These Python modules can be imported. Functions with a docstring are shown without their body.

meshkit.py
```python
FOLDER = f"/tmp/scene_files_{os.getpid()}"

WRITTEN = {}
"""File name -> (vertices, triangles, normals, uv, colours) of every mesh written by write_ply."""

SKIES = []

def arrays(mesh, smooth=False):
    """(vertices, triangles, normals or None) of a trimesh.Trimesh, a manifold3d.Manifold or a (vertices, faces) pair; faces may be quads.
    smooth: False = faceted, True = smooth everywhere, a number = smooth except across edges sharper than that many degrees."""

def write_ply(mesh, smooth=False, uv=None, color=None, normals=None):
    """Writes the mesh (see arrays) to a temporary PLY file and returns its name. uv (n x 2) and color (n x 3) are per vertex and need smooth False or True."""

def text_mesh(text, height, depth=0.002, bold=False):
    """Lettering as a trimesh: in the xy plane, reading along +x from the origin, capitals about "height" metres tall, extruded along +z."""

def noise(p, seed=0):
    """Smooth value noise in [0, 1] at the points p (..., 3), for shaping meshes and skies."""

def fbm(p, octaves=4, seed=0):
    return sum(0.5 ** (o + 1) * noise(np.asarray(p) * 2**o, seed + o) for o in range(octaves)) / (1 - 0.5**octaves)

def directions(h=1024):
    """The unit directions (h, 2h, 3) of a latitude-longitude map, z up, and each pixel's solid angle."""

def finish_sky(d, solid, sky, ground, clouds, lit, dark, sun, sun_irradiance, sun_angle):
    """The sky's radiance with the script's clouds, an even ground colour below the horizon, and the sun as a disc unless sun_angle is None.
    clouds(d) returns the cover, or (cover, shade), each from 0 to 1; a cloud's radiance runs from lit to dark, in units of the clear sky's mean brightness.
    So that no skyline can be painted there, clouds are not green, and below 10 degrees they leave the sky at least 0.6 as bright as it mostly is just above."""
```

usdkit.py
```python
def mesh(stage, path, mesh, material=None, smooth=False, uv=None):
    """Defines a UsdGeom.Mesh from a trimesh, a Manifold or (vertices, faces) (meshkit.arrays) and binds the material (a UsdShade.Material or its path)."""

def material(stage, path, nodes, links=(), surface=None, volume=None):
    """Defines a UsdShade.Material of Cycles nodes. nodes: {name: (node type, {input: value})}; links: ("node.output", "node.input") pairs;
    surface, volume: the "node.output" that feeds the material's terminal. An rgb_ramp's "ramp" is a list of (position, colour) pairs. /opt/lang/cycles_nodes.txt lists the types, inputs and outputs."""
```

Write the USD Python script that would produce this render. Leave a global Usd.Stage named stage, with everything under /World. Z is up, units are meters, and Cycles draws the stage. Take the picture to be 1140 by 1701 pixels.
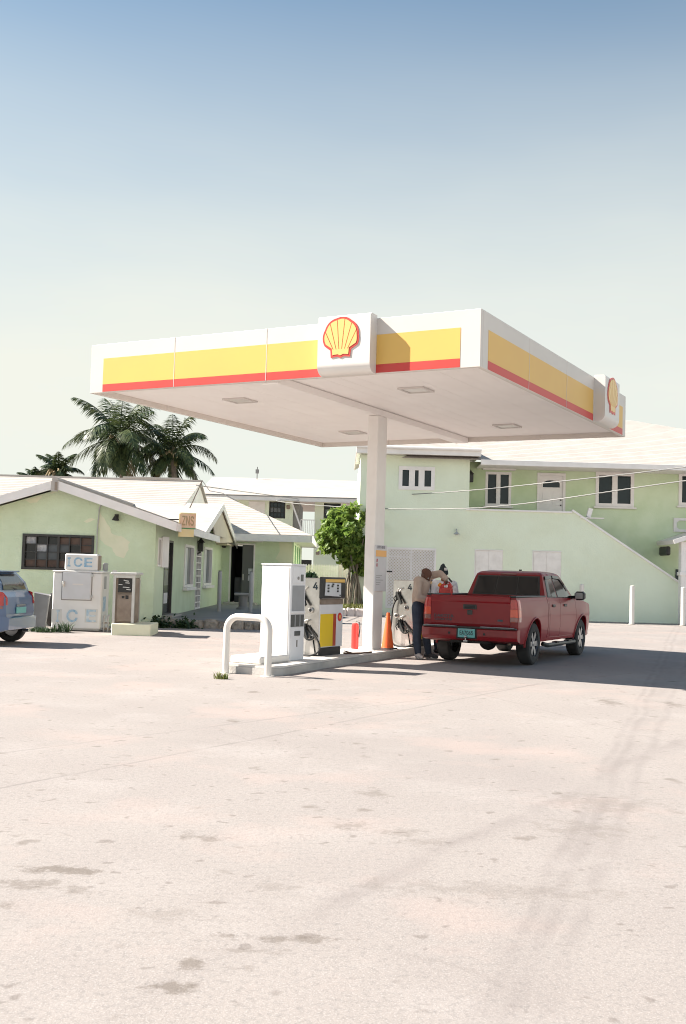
import math, random
import numpy as np, trimesh, usdkit, meshkit, manifold3d
from shapely.geometry import Polygon, LineString, Point, box as sbox
from shapely.ops import unary_union
from pxr import Usd, UsdGeom, UsdLux, UsdShade, Sdf, Gf, Vt

rnd = random.Random(7)
nrs = np.random.default_rng(7)
stage = Usd.Stage.CreateInMemory()
UsdGeom.SetStageUpAxis(stage, "Z")
UsdGeom.SetStageMetersPerUnit(stage, 1.0)
UsdGeom.Xform.Define(stage, "/World")
UsdGeom.Scope.Define(stage, "/World/Looks")

# ------------------------------------------------------------------ camera, sky, sun, exposure
FPX, PITCH, ROLL, EYE = 1843.7, 0.0568, 0.0289, 1.5477      # focal length in px of a 1140 px wide picture
cam = UsdGeom.Camera.Define(stage, "/World/camera")
cam.CreateHorizontalApertureAttr(24.0)
cam.CreateVerticalApertureAttr(24.0 * 1701 / 1140)
cam.CreateFocalLengthAttr(24.0 * FPX / 1140)
cam.CreateClippingRangeAttr(Gf.Vec2f(0.1, 5000))
cam.CreateExposureAttr(EXPOSURE := 1.42)
_c, _s = math.cos(PITCH), math.sin(PITCH)
_fw, _up, _rt = np.array([0, _c, _s]), np.array([0, -_s, _c]), np.array([1.0, 0, 0])
_r2 = _rt * math.cos(ROLL) + _up * math.sin(ROLL)
_u2 = _up * math.cos(ROLL) - _rt * math.sin(ROLL)
M = np.eye(4); M[0, :3], M[1, :3], M[2, :3], M[3, :3] = _r2, _u2, -_fw, (0, 0, EYE)
cam.AddTransformOp().Set(Gf.Matrix4d(*M.ravel().tolist()))

SUN_EL, SUN_DIR = math.radians(40.0), (-0.99, 0.14)          # horizontal direction towards the sun
SUN_ROT = math.atan2(SUN_DIR[0], SUN_DIR[1])
SKY_STRENGTH, SUN_INT = 0.078, 1.2
dome = UsdLux.DomeLight.Define(stage, "/World/sky")
dome.GetPrim().SetCustomDataByKey("kind", "structure")
skym = usdkit.material(stage, "/World/Looks/sky", {
    "sky": ("sky_texture", {"sky_type": "single_scattering", "sun_disc": False, "sun_elevation": SUN_EL, "sun_rotation": SUN_ROT,
                            "air_density": 1.0, "aerosol_density": 0.6, "ozone_density": 1.0}),
    "hs": ("hsv", {"saturation": 0.9}), "wb": ("mix_color", {"blend_type": "multiply", "fac": 1.0, "b": (0.55, 0.70, 0.72)}),
    # a thin humid veil that thickens evenly towards the horizon, all the way round
    "tc": ("texture_coordinate", {}), "sep": ("separate_xyz", {}), "vz": ("map_range", {"range_type": "smoothstep", "from_min": 0.545, "from_max": 0.19, "to_min": 0.0, "to_max": 0.93, "clamp": True}),
    "st": ("mapping", {"scale": (1.2, 1.2, 4.0)}), "cn": ("noise_texture", {"scale": 1.6, "detail": 5.0, "roughness": 0.55}),
    "cr": ("map_range", {"from_min": 0.3, "from_max": 0.7, "to_min": 0.84, "to_max": 1.08, "clamp": True}), "mu": ("math", {"math_type": "multiply"}),
    "veil": ("mix_color", {"b": (4.35, 4.42, 4.0)}),
    "bg": ("background_shader", {"strength": SKY_STRENGTH})},
    [("sky.color", "hs.color"), ("hs.color", "wb.a"), ("wb.result", "veil.a"), ("tc.generated", "sep.vector"), ("sep.z", "vz.value"), ("tc.generated", "st.vector"), ("st.vector", "cn.vector"), ("cn.fac", "cr.value"),
     ("vz.result", "mu.value1"), ("cr.result", "mu.value2"), ("mu.value", "veil.fac"), ("veil.result", "bg.color")], surface="bg.background")
UsdShade.MaterialBindingAPI.Apply(dome.GetPrim()).Bind(skym)
sun = UsdLux.DistantLight.Define(stage, "/World/sun")
sun.CreateNormalizeAttr(True); sun.CreateIntensityAttr(SUN_INT); sun.CreateAngleAttr(0.5); sun.CreateColorAttr(Gf.Vec3f(1.0, 0.93, 0.845))
_h = np.array(SUN_DIR) / np.hypot(*SUN_DIR)
_z = np.array([_h[0] * math.cos(SUN_EL), _h[1] * math.cos(SUN_EL), math.sin(SUN_EL)])
_x = np.cross([0, 0, 1], _z); _x /= np.linalg.norm(_x); _y = np.cross(_z, _x)
M = np.eye(4); M[0, :3], M[1, :3], M[2, :3] = _x, _y, _z
sun.AddTransformOp().Set(Gf.Matrix4d(*M.ravel().tolist()))

# ------------------------------------------------------------------ measuring: a line of sight cut by a plane
def ray(px, py):
    du, dv = px - 570, 850.5 - py
    u = du * math.cos(ROLL) - dv * math.sin(ROLL); v = du * math.sin(ROLL) + dv * math.cos(ROLL)
    return np.array([u, FPX * _c - v * _s, FPX * _s + v * _c])
def at(px, py, Y):
    r = ray(px, py); return r * (Y / r[1]) + [0, 0, EYE]
def atx(px, py, X):
    r = ray(px, py); return r * (X / r[0]) + [0, 0, EYE]
def onz(px, py, z=0.0):
    r = ray(px, py); return r * ((z - EYE) / r[2]) + [0, 0, EYE]
def gz(y):
    t = np.clip((np.asarray(y, float) - 22) / 7, 0, 1); return 0.08 * t * t * (3 - 2 * t)

# ------------------------------------------------------------------ mesh helpers
def box(x0, x1, y0, y1, z0, z1, bev=0.0):
    x0, x1 = sorted((x0, x1)); y0, y1 = sorted((y0, y1)); z0, z1 = sorted((z0, z1))
    if bev <= 0:
        m = trimesh.creation.box([x1 - x0, y1 - y0, z1 - z0]); m.apply_translation([(x0 + x1) / 2, (y0 + y1) / 2, (z0 + z1) / 2]); return m
    b = min(bev, (x1 - x0) / 2.01, (y1 - y0) / 2.01, (z1 - z0) / 2.01); p = []
    for x, sx in ((x0, 1), (x1, -1)):
        for y, sy in ((y0, 1), (y1, -1)):
            for z, sz in ((z0, 1), (z1, -1)):
                p += [(x, y + sy * b, z + sz * b), (x + sx * b, y, z + sz * b), (x + sx * b, y + sy * b, z)]
    return trimesh.convex.convex_hull(np.array(p))
def frame_of(d):
    d = np.asarray(d, float); d = d / np.linalg.norm(d)
    a = np.cross([0, 0, 1.0], d)
    if np.linalg.norm(a) < 1e-4: a = np.array([1.0, 0, 0])
    a = a / np.linalg.norm(a); return a, np.cross(d, a), d
def bar(p0, p1, w, h):
    """A bar from p0 to p1, w wide sideways, h tall."""
    p0, p1 = np.asarray(p0, float), np.asarray(p1, float); a, b, d = frame_of(p1 - p0)
    v = [p + a * sx * w / 2 + b * sy * h / 2 for p in (p0, p1) for sx in (-1, 1) for sy in (-1, 1)]
    return trimesh.convex.convex_hull(np.array(v))
def tube(pts, r, n=8, caps=True):
    pts = np.asarray(pts, float); r = np.full(len(pts), r) if np.ndim(r) == 0 else np.asarray(r)
    t = np.gradient(pts, axis=0); t /= np.linalg.norm(t, axis=1, keepdims=True)
    a, b, _ = frame_of(t[0]); V = []
    for i in range(len(pts)):
        a = a - t[i] * (a @ t[i]); a /= np.linalg.norm(a); b = np.cross(t[i], a)
        for k in range(n):
            an = 2 * math.pi * k / n; V.append(pts[i] + r[i] * (a * math.cos(an) + b * math.sin(an)))
    F = []
    for i in range(len(pts) - 1):
        for k in range(n):
            q = [i * n + k, i * n + (k + 1) % n, (i + 1) * n + (k + 1) % n, (i + 1) * n + k]
            F += [[q[0], q[1], q[2]], [q[0], q[2], q[3]]]
    if caps:
        c0 = len(V); V += [pts[0], pts[-1]]; e = (len(pts) - 1) * n
        for k in range(n): F += [[c0, (k + 1) % n, k], [c0 + 1, e + k, e + (k + 1) % n]]
    return trimesh.Trimesh(np.array(V), np.array(F), process=False)
def lathe(prof, n=24, at=(0, 0, 0)):
    m = trimesh.creation.revolve(np.array(prof, float), sections=n)
    if m.volume < 0: m.invert()
    m.apply_translation(at); return m
def cyl(x, y, z0, z1, r, n=16): return lathe([(0, z0), (r, z0), (r, z1), (0, z1)], n, (x, y, 0))
def cat(*ms):
    ms = [m for x in ms for m in (x if isinstance(x, (list, tuple)) else [x])]
    return trimesh.util.concatenate(ms)
def extr(poly, h):
    gs = [g for g in getattr(poly, "geoms", [poly]) if g.area > 1e-7]
    return cat([trimesh.creation.extrude_polygon(g, h, engine="earcut") for g in gs])
def P(poly): return poly if hasattr(poly, "area") else Polygon(poly)
def pxz(poly, y0, y1):
    m = extr(P(poly), abs(y1 - y0)); v = m.vertices.copy()
    m.vertices = np.c_[v[:, 0], min(y0, y1) + v[:, 2], v[:, 1]]; m.invert(); return m
def pyz(poly, x0, x1):
    m = extr(P(poly), abs(x1 - x0)); v = m.vertices.copy()
    m.vertices = np.c_[min(x0, x1) + v[:, 2], v[:, 0], v[:, 1]]; return m
def pxy(poly, z0, z1):
    m = extr(P(poly), z1 - z0); m.apply_translation([0, 0, z0]); return m
def slab(quad, t):
    """A sheet of thickness t below the (planar) polygon quad of 3-D points."""
    q = np.array(quad, float); n = np.cross(q[1] - q[0], q[2] - q[0]); n /= np.linalg.norm(n)
    if n[2] < 0: n = -n
    return trimesh.convex.convex_hull(np.vstack([q, q - n * t]))
def rot(m, ang, axis, point=(0, 0, 0)):
    m = m.copy(); m.apply_transform(trimesh.transformations.rotation_matrix(ang, axis, point)); return m
def mv(m, x=0, y=0, z=0): m = m.copy(); m.apply_translation([x, y, z]); return m
def tri(man):
    k = man.to_mesh(); return trimesh.Trimesh(k.vert_properties[:, :3], k.tri_verts, process=False)
def man(m):
    m = m.copy(); m.merge_vertices(); return manifold3d.Manifold(manifold3d.Mesh(np.asarray(m.vertices, np.float32), np.asarray(m.faces, np.uint32)))
def text_at(s, height, face, origin, bold=True, depth=0.004, width=None):
    """Lettering centred at origin, reading along face[0], up along face[1]."""
    m = meshkit.text_mesh(s, height, depth, bold); b = m.bounds; m.apply_translation([-(b[0, 0] + b[1, 0]) / 2, -(b[0, 1] + b[1, 1]) / 2, 0])
    if width: m.apply_scale([width / (b[1, 0] - b[0, 0]), 1, 1])
    r, u = np.array(face[0], float), np.array(face[1], float); n = np.cross(r, u); v = m.vertices
    m.vertices = v[:, :1] * r + v[:, 1:2] * u + v[:, 2:] * n + np.array(origin, float); return m
FRONT = ((1, 0, 0), (0, 0, 1))       # a face that looks along -y
RIGHT = ((0, 1, 0), (0, 0, 1))       # a face that looks along +x

# ------------------------------------------------------------------ scene helpers
used = {}
def numbered(parent, name):
    k = used.setdefault(parent, {}); i = k.get(name, 0); k[name] = i + 1
    return f"{parent}/{name}" if i == 0 else f"{parent}/{name}_{i:03d}"
def keys(prim, **kw):
    for k, v in kw.items():
        if v: prim.SetCustomDataByKey(k, v)
class Thing:
    def __init__(s, name, label=None, cat=None, loc=(0, 0, 0), yaw=0.0, group=None, kind=None):
        s.path = numbered("/World", name); s.name = name
        x = UsdGeom.Xform.Define(stage, s.path); x.AddTranslateOp().Set(Gf.Vec3d(*map(float, loc))); x.AddRotateZOp().Set(float(math.degrees(yaw)))
        keys(x.GetPrim(), label=label, category=cat, group=group, kind=kind)
        s.loc, s.yaw = np.array(loc, float), yaw
        c, n = math.cos(yaw), math.sin(yaw); s.R = np.array([[c, -n, 0], [n, c, 0], [0, 0, 1]])
    def inv(s, m):
        m = m.copy(); m.vertices = (m.vertices - s.loc) @ s.R; return m
    def add(s, name, mesh, mat, parent=None, smooth=False, world=False, label=None, kind=None):
        p = numbered(parent or s.path, name)
        usdkit.mesh(stage, p, s.inv(mesh) if world else mesh, MATS[mat], smooth=smooth)
        keys(stage.GetPrimAtPath(p), label=label, kind=kind); return p
    def pt(s, p): return s.R @ np.array(p, float) + s.loc
def single(name, label, cat_, mesh, mat, group=None, kind=None, smooth=False):
    p = numbered("/World", name); usdkit.mesh(stage, p, mesh, MATS[mat], smooth=smooth)
    keys(stage.GetPrimAtPath(p), label=label, category=cat_, group=group, kind=kind); return p
def copy_of(src, label, cat_, loc, yaw=0.0, group=None):
    p = numbered("/World", src.name); x = UsdGeom.Xform.Define(stage, p); pr = x.GetPrim()
    pr.GetReferences().AddInternalReference(src.path); pr.SetInstanceable(True)
    pr.GetAttribute("xformOp:translate").Set(Gf.Vec3d(*map(float, loc))); pr.GetAttribute("xformOp:rotateZ").Set(float(math.degrees(yaw)))
    keys(pr, label=label, category=cat_, group=group); return p

# ------------------------------------------------------------------ materials
MATS = {}
def mat(name, color, rough=0.6, var=0.0, vscale=3.0, dark=None, bump=0.0, bscale=40.0, metal=0.0, coat=0.0, spec=0.5, obj=False, stretch=(1, 1, 1), streak=0.0):
    """A principled material; var = strength of an uneven tone towards the colour dark, bump = fine relief, streak = rain streaks down a wall."""
    nodes = {"p": ("principled_bsdf", {"base_color": color, "roughness": rough, "metallic": metal, "coat_weight": coat, "specular_ior_level": spec})}
    links = []
    src = "tc.object" if obj else "geo.position"
    nodes["tc" if obj else "geo"] = ("texture_coordinate", {}) if obj else ("geometry", {})
    if var > 0:
        nodes["map"] = ("mapping", {"scale": stretch}); links.append((src, "map.vector"))
        nodes["n1"] = ("noise_texture", {"scale": vscale, "detail": 6.0, "roughness": 0.62})
        nodes["r1"] = ("map_range", {"from_min": 0.38, "from_max": 0.72, "to_min": 0.0, "to_max": var, "clamp": True})
        nodes["mx"] = ("mix_color", {"a": color, "b": dark or tuple(c * 0.55 for c in color)})
        links += [("map.vector", "n1.vector"), ("n1.fac", "r1.value"), ("r1.result", "mx.fac"), ("mx.result", "p.base_color")]
        if streak > 0:
            nodes["map2"] = ("mapping", {"scale": (5.0, 5.0, 0.35)}); links.append((src, "map2.vector"))
            nodes["n2"] = ("noise_texture", {"scale": 1.0, "detail": 4.0, "roughness": 0.6})
            nodes["r2"] = ("map_range", {"from_min": 0.5, "from_max": 0.8, "to_min": 0.0, "to_max": streak, "clamp": True})
            nodes["mx2"] = ("mix_color", {"b": tuple(c * 0.6 for c in (dark or color))})
            links[-1] = ("mx.result", "mx2.a")
            links += [("map2.vector", "n2.vector"), ("n2.fac", "r2.value"), ("r2.result", "mx2.fac"), ("mx2.result", "p.base_color")]
    if bump > 0:
        nodes["nb"] = ("noise_texture", {"scale": bscale, "detail": 4.0, "roughness": 0.6})
        nodes["bp"] = ("bump", {"strength": bump, "distance": 0.02})
        links += [(src, "nb.vector"), ("nb.fac", "bp.height"), ("bp.normal", "p.normal")]
    MATS[name] = usdkit.material(stage, f"/World/Looks/{name}", nodes, links, surface="p.BSDF"); return name
def leafmat(name, c1, c2, trans=0.35, rough=0.45):
    nodes = {"geo": ("geometry", {}), "n": ("noise_texture", {"scale": 2.3, "detail": 3.0}), "w": ("white_noise_texture", {"dimensions": "3D"}),
             "sn": ("vector_math", {"math_type": "snap", "vector2": (0.11, 0.11, 0.11)}),
             "a": ("math", {"math_type": "multiply_add", "value2": 0.5, "value3": 0.0}), "s": ("math", {"math_type": "add"}),
             "m": ("mix_color", {"a": c1, "b": c2}), "p": ("principled_bsdf", {"roughness": rough}), "t": ("translucent_bsdf", {}),
             "x": ("mix_closure", {"fac": trans})}
    links = [("geo.position", "n.vector"), ("geo.position", "sn.vector1"), ("sn.vector", "w.vector"), ("w.value", "a.value1"), ("n.fac", "s.value1"), ("a.value", "s.value2"),
             ("s.value", "r.value"), ("r.result", "m.fac"), ("m.result", "p.base_color"), ("m.result", "t.color"), ("p.BSDF", "x.closure1"), ("t.BSDF", "x.closure2")]
    nodes["r"] = ("map_range", {"from_min": 0.45, "from_max": 1.05, "to_min": 0.0, "to_max": 1.0, "clamp": True})
    MATS[name] = usdkit.material(stage, f"/World/Looks/{name}", nodes, links, surface="x.closure"); return name
def glass(name, tint, refl=1.5):
    MATS[name] = usdkit.material(stage, f"/World/Looks/{name}", {"f": ("fresnel", {"IOR": refl}), "t": ("transparent_bsdf", {"color": tint}),
        "g": ("glossy_bsdf", {"color": (0.9, 0.92, 0.95), "roughness": 0.02}), "x": ("mix_closure", {})},
        [("f.fac", "x.fac"), ("t.BSDF", "x.closure1"), ("g.BSDF", "x.closure2")], surface="x.closure"); return name

mat("white_paint", (0.72, 0.68, 0.63), 0.45, 0.35, 1.7, (0.60, 0.55, 0.50), 0.03, 60)
mat("canopy_white", (0.66, 0.61, 0.56), 0.4, 0.4, 0.9, (0.58, 0.53, 0.48), streak=0.16)
mat("ceiling_white", (0.90, 0.86, 0.83), 0.5, 0.4, 1.3, (0.82, 0.76, 0.73), stretch=(1, 1, 1))
mat("sign_white", (0.70, 0.66, 0.62), 0.3, 0.15, 2.0)
mat("column_white", (0.80, 0.77, 0.74), 0.45, 0.3, 2.5, (0.6, 0.55, 0.5), 0.03, 50, streak=0.15)
mat("band_yellow", (0.76, 0.47, 0.115), 0.42, 0.45, 0.9, (0.72, 0.41, 0.115), streak=0.12)
mat("band_red", (0.60, 0.05, 0.04), 0.42, 0.5, 1.5, (0.50, 0.07, 0.06), streak=0.15)
mat("emblem_yellow", (0.80, 0.54, 0.19), 0.3)
mat("emblem_red", (0.60, 0.07, 0.055), 0.3)
mat("seam_grey", (0.25, 0.24, 0.23), 0.7)
mat("lamp_trim", (0.62, 0.58, 0.55), 0.5)
mat("lamp_lens", (0.75, 0.73, 0.68), 0.25)
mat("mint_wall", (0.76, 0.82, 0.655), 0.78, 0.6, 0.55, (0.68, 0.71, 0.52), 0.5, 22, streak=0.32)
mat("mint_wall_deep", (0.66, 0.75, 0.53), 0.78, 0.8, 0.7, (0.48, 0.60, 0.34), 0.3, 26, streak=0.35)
mat("lime_wall", (0.64, 0.73, 0.53), 0.8, 0.7, 0.9, (0.50, 0.58, 0.36), 0.8, 16, streak=0.45)
mat("paint_patch", (0.74, 0.73, 0.55), 0.8, 0.4, 2.0, (0.52, 0.58, 0.36), 0.25, 25)
mat("trim_white", (0.84, 0.80, 0.77), 0.5, 0.35, 2.2, (0.6, 0.57, 0.53), 0.03, 50)
mat("board_white", (0.84, 0.79, 0.74), 0.65, 0.5, 3.0, (0.58, 0.53, 0.48))
mat("panel_cream", (0.64, 0.56, 0.44), 0.7, 0.5, 2.0, (0.52, 0.44, 0.34))
mat("pane_dark", (0.018, 0.028, 0.032), 0.07, 0.3, 1.0, (0.035, 0.045, 0.05), spec=0.35)
mat("pane_black", (0.012, 0.012, 0.012), 0.15)
mat("pane_brown", (0.12, 0.07, 0.05), 0.5, 0.5, 6)
mat("pane_grey", (0.10, 0.11, 0.12), 0.25, 0.5, 5)
mat("sticker_white", (0.55, 0.55, 0.56), 0.5, 0.8, 9, (0.15, 0.15, 0.18))
mat("iron_dark", (0.035, 0.035, 0.033), 0.5, 0.4, 8, (0.07, 0.05, 0.04))
mat("interior_dark", (0.03, 0.03, 0.03), 0.9)
mat("concrete", (0.42, 0.40, 0.37), 0.85, 0.55, 2.5, (0.28, 0.26, 0.23), 0.35, 30)
mat("walk_grey", (0.30, 0.29, 0.275), 0.9, 0.5, 1.6, (0.20, 0.19, 0.18), 0.3, 35)
mat("rubble", (0.40, 0.36, 0.31), 0.9, 0.8, 4.5, (0.16, 0.13, 0.10), 0.6, 18)
mat("island_white", (0.66, 0.63, 0.59), 0.75, 0.5, 2.4, (0.48, 0.44, 0.40), 0.25, 35)
mat("kerb_face", (0.50, 0.48, 0.45), 0.8, 0.6, 3.0, (0.30, 0.28, 0.26), 0.3, 30)
mat("steel", (0.58, 0.57, 0.54), 0.26, 0.7, 3.5, (0.36, 0.34, 0.30), 0.05, 9, metal=1.0)
mat("steel_light", (0.62, 0.60, 0.57), 0.38, 0.5, 3.5, (0.40, 0.38, 0.34), metal=0.8)
mat("cabinet_white", (0.74, 0.74, 0.75), 0.4, 0.2, 2.0)
mat("cabinet_grey", (0.32, 0.33, 0.34), 0.45, 0.3, 4)
mat("cabinet_dark", (0.10, 0.105, 0.10), 0.25)
mat("black_plastic", (0.022, 0.023, 0.022), 0.4, 0.4, 6, (0.05, 0.05, 0.045))
mat("rubber", (0.02, 0.02, 0.02), 0.75, 0.5, 9, (0.045, 0.042, 0.04))
mat("pump_yellow", (0.80, 0.56, 0.03), 0.4, 0.3, 3, (0.70, 0.45, 0.03))
mat("pump_red", (0.42, 0.07, 0.035), 0.4)
mat("screen_pale", (0.62, 0.64, 0.66), 0.25)
mat("hose_brown", (0.10, 0.055, 0.035), 0.6)
mat("extinguisher_red", (0.80, 0.05, 0.04), 0.35, 0.3, 5, (0.65, 0.06, 0.05))
mat("cone_orange", (0.85, 0.14, 0.03), 0.5, 0.35, 7, (0.70, 0.14, 0.05))
mat("notice_grey", (0.62, 0.61, 0.62), 0.5, 0.2, 4)
mat("notice_orange", (0.85, 0.45, 0.14), 0.5)
mat("ink_grey", (0.25, 0.25, 0.28), 0.6)
mat("ink_red", (0.45, 0.04, 0.05), 0.5)
mat("truck_red", (0.205, 0.004, 0.008), 0.38, 0.2, 2.0, (0.135, 0.006, 0.009), coat=0.22, spec=0.35, obj=True)
mat("truck_red_bumper", (0.195, 0.004, 0.008), 0.36, 0.3, 3.0, (0.13, 0.006, 0.009), coat=0.1, obj=True)
mat("lens_red", (0.40, 0.016, 0.014), 0.12, coat=1.0)
mat("lens_orange", (0.60, 0.06, 0.018), 0.12, coat=1.0)
mat("lens_clear", (0.22, 0.08, 0.07), 0.12, coat=1.0)
mat("alloy", (0.36, 0.37, 0.38), 0.3, metal=1.0)
mat("plate_teal", (0.14, 0.42, 0.40), 0.45)
mat("ink_dark", (0.03, 0.05, 0.06), 0.5)
mat("car_blue", (0.055, 0.105, 0.20), 0.25, 0.15, 2, coat=1.0, obj=True)
mat("car_roof_pale", (0.17, 0.26, 0.40), 0.25, coat=1.0)
mat("glass_tint", (0.006, 0.008, 0.009), 0.04, spec=0.4)
mat("glass_car", (0.014, 0.016, 0.018), 0.05, coat=0.4)
mat("ice_white", (0.72, 0.71, 0.69), 0.4, 0.35, 3, (0.6, 0.57, 0.52), streak=0.2)
mat("ice_door", (0.60, 0.60, 0.61), 0.4, 0.35, 4, (0.5, 0.49, 0.48))
mat("ice_blue", (0.20, 0.38, 0.54), 0.5, 0.9, 16, (0.50, 0.60, 0.66))
mat("ice_blue_worn", (0.24, 0.42, 0.56), 0.55, 1.0, 9, (0.66, 0.68, 0.68))
mat("tile_worn", (0.58, 0.57, 0.54), 0.6, 0.5, 8, (0.68, 0.67, 0.64))
mat("rust_metal", (0.30, 0.24, 0.19), 0.55, 0.7, 4, (0.16, 0.11, 0.08), metal=0.3)
mat("grey_board", (0.13, 0.13, 0.13), 0.7, 0.5, 4, (0.2, 0.2, 0.2))
mat("roof_pale", (0.46, 0.42, 0.38), 0.85, 0.6, 1.2, (0.36, 0.32, 0.285), 0.2, 14)
mat("stucco_pink", (0.70, 0.62, 0.58), 0.8, 0.4, 2)
mat("sign_yellow", (0.74, 0.60, 0.30), 0.6, 0.8, 5, (0.66, 0.60, 0.42))
mat("sign_orange", (0.72, 0.46, 0.32), 0.6, 0.9, 5, (0.66, 0.58, 0.42))
mat("sign_green", (0.14, 0.30, 0.12), 0.6, 0.5, 7)
mat("sign_letter", (0.30, 0.27, 0.16), 0.6, 0.9, 9, (0.55, 0.30, 0.16))
mat("poster_red", (0.55, 0.08, 0.06), 0.5)
mat("bark", (0.20, 0.17, 0.14), 0.9, 0.7, 7, (0.09, 0.07, 0.055), 0.6, 20)
mat("stem_bark", (0.26, 0.22, 0.17), 0.9, 0.7, 9, (0.10, 0.085, 0.06), 0.5, 25)
mat("husk", (0.42, 0.33, 0.20), 0.8, 0.6, 6, (0.2, 0.15, 0.08))
mat("coconut", (0.16, 0.15, 0.05), 0.6, 0.6, 6, (0.09, 0.07, 0.03))
leafmat("palm_leaf", (0.022, 0.045, 0.018), (0.10, 0.125, 0.045), 0.22)
leafmat("palm_leaf_dry", (0.20, 0.155, 0.085), (0.11, 0.11, 0.045), 0.2)
leafmat("bush_leaf", (0.10, 0.19, 0.03), (0.30, 0.40, 0.09), 0.45)
leafmat("hedge_leaf", (0.018, 0.045, 0.015), (0.04, 0.08, 0.025), 0.2)
leafmat("grass_leaf", (0.10, 0.14, 0.035), (0.24, 0.23, 0.07), 0.3)
mat("skin", (0.11, 0.05, 0.03), 0.5, 0.4, 14, (0.08, 0.037, 0.022))
mat("skin_brown", (0.24, 0.10, 0.05), 0.5)
mat("knit_brown", (0.12, 0.055, 0.035), 0.9, 0.5, 20, (0.07, 0.03, 0.02), 0.4, 160)
mat("sweater", (0.48, 0.37, 0.30), 0.9, 0.5, 7, (0.36, 0.27, 0.22), 0.4, 120)
mat("denim", (0.022, 0.032, 0.055), 0.85, 0.6, 9, (0.045, 0.06, 0.09), 0.3, 120)
mat("shirt_white", (0.84, 0.83, 0.84), 0.85, 0.4, 6, (0.55, 0.55, 0.62), 0.3, 60)
mat("beanie_dark", (0.02, 0.03, 0.035), 0.9, 0.4, 20, (0.04, 0.05, 0.05), 0.5, 150)
mat("shoe_pale", (0.55, 0.50, 0.47), 0.7, 0.4, 20)
mat("shoe_dark", (0.05, 0.05, 0.055), 0.7)
mat("eye_white", (0.6, 0.58, 0.55), 0.3)
mat("can_red", (0.55, 0.045, 0.035), 0.4, 0.4, 9, (0.40, 0.03, 0.03), obj=True)
mat("can_orange", (0.85, 0.30, 0.02), 0.4)
mat("wire_grey", (0.30, 0.29, 0.27), 0.5, 1.0, 0.9, (0.12, 0.12, 0.12))
mat("galvanised", (0.55, 0.54, 0.52), 0.5, 0.5, 6, (0.4, 0.39, 0.36), metal=0.3)
mat("pole_grey", (0.46, 0.45, 0.44), 0.6, 0.4, 6)

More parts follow.
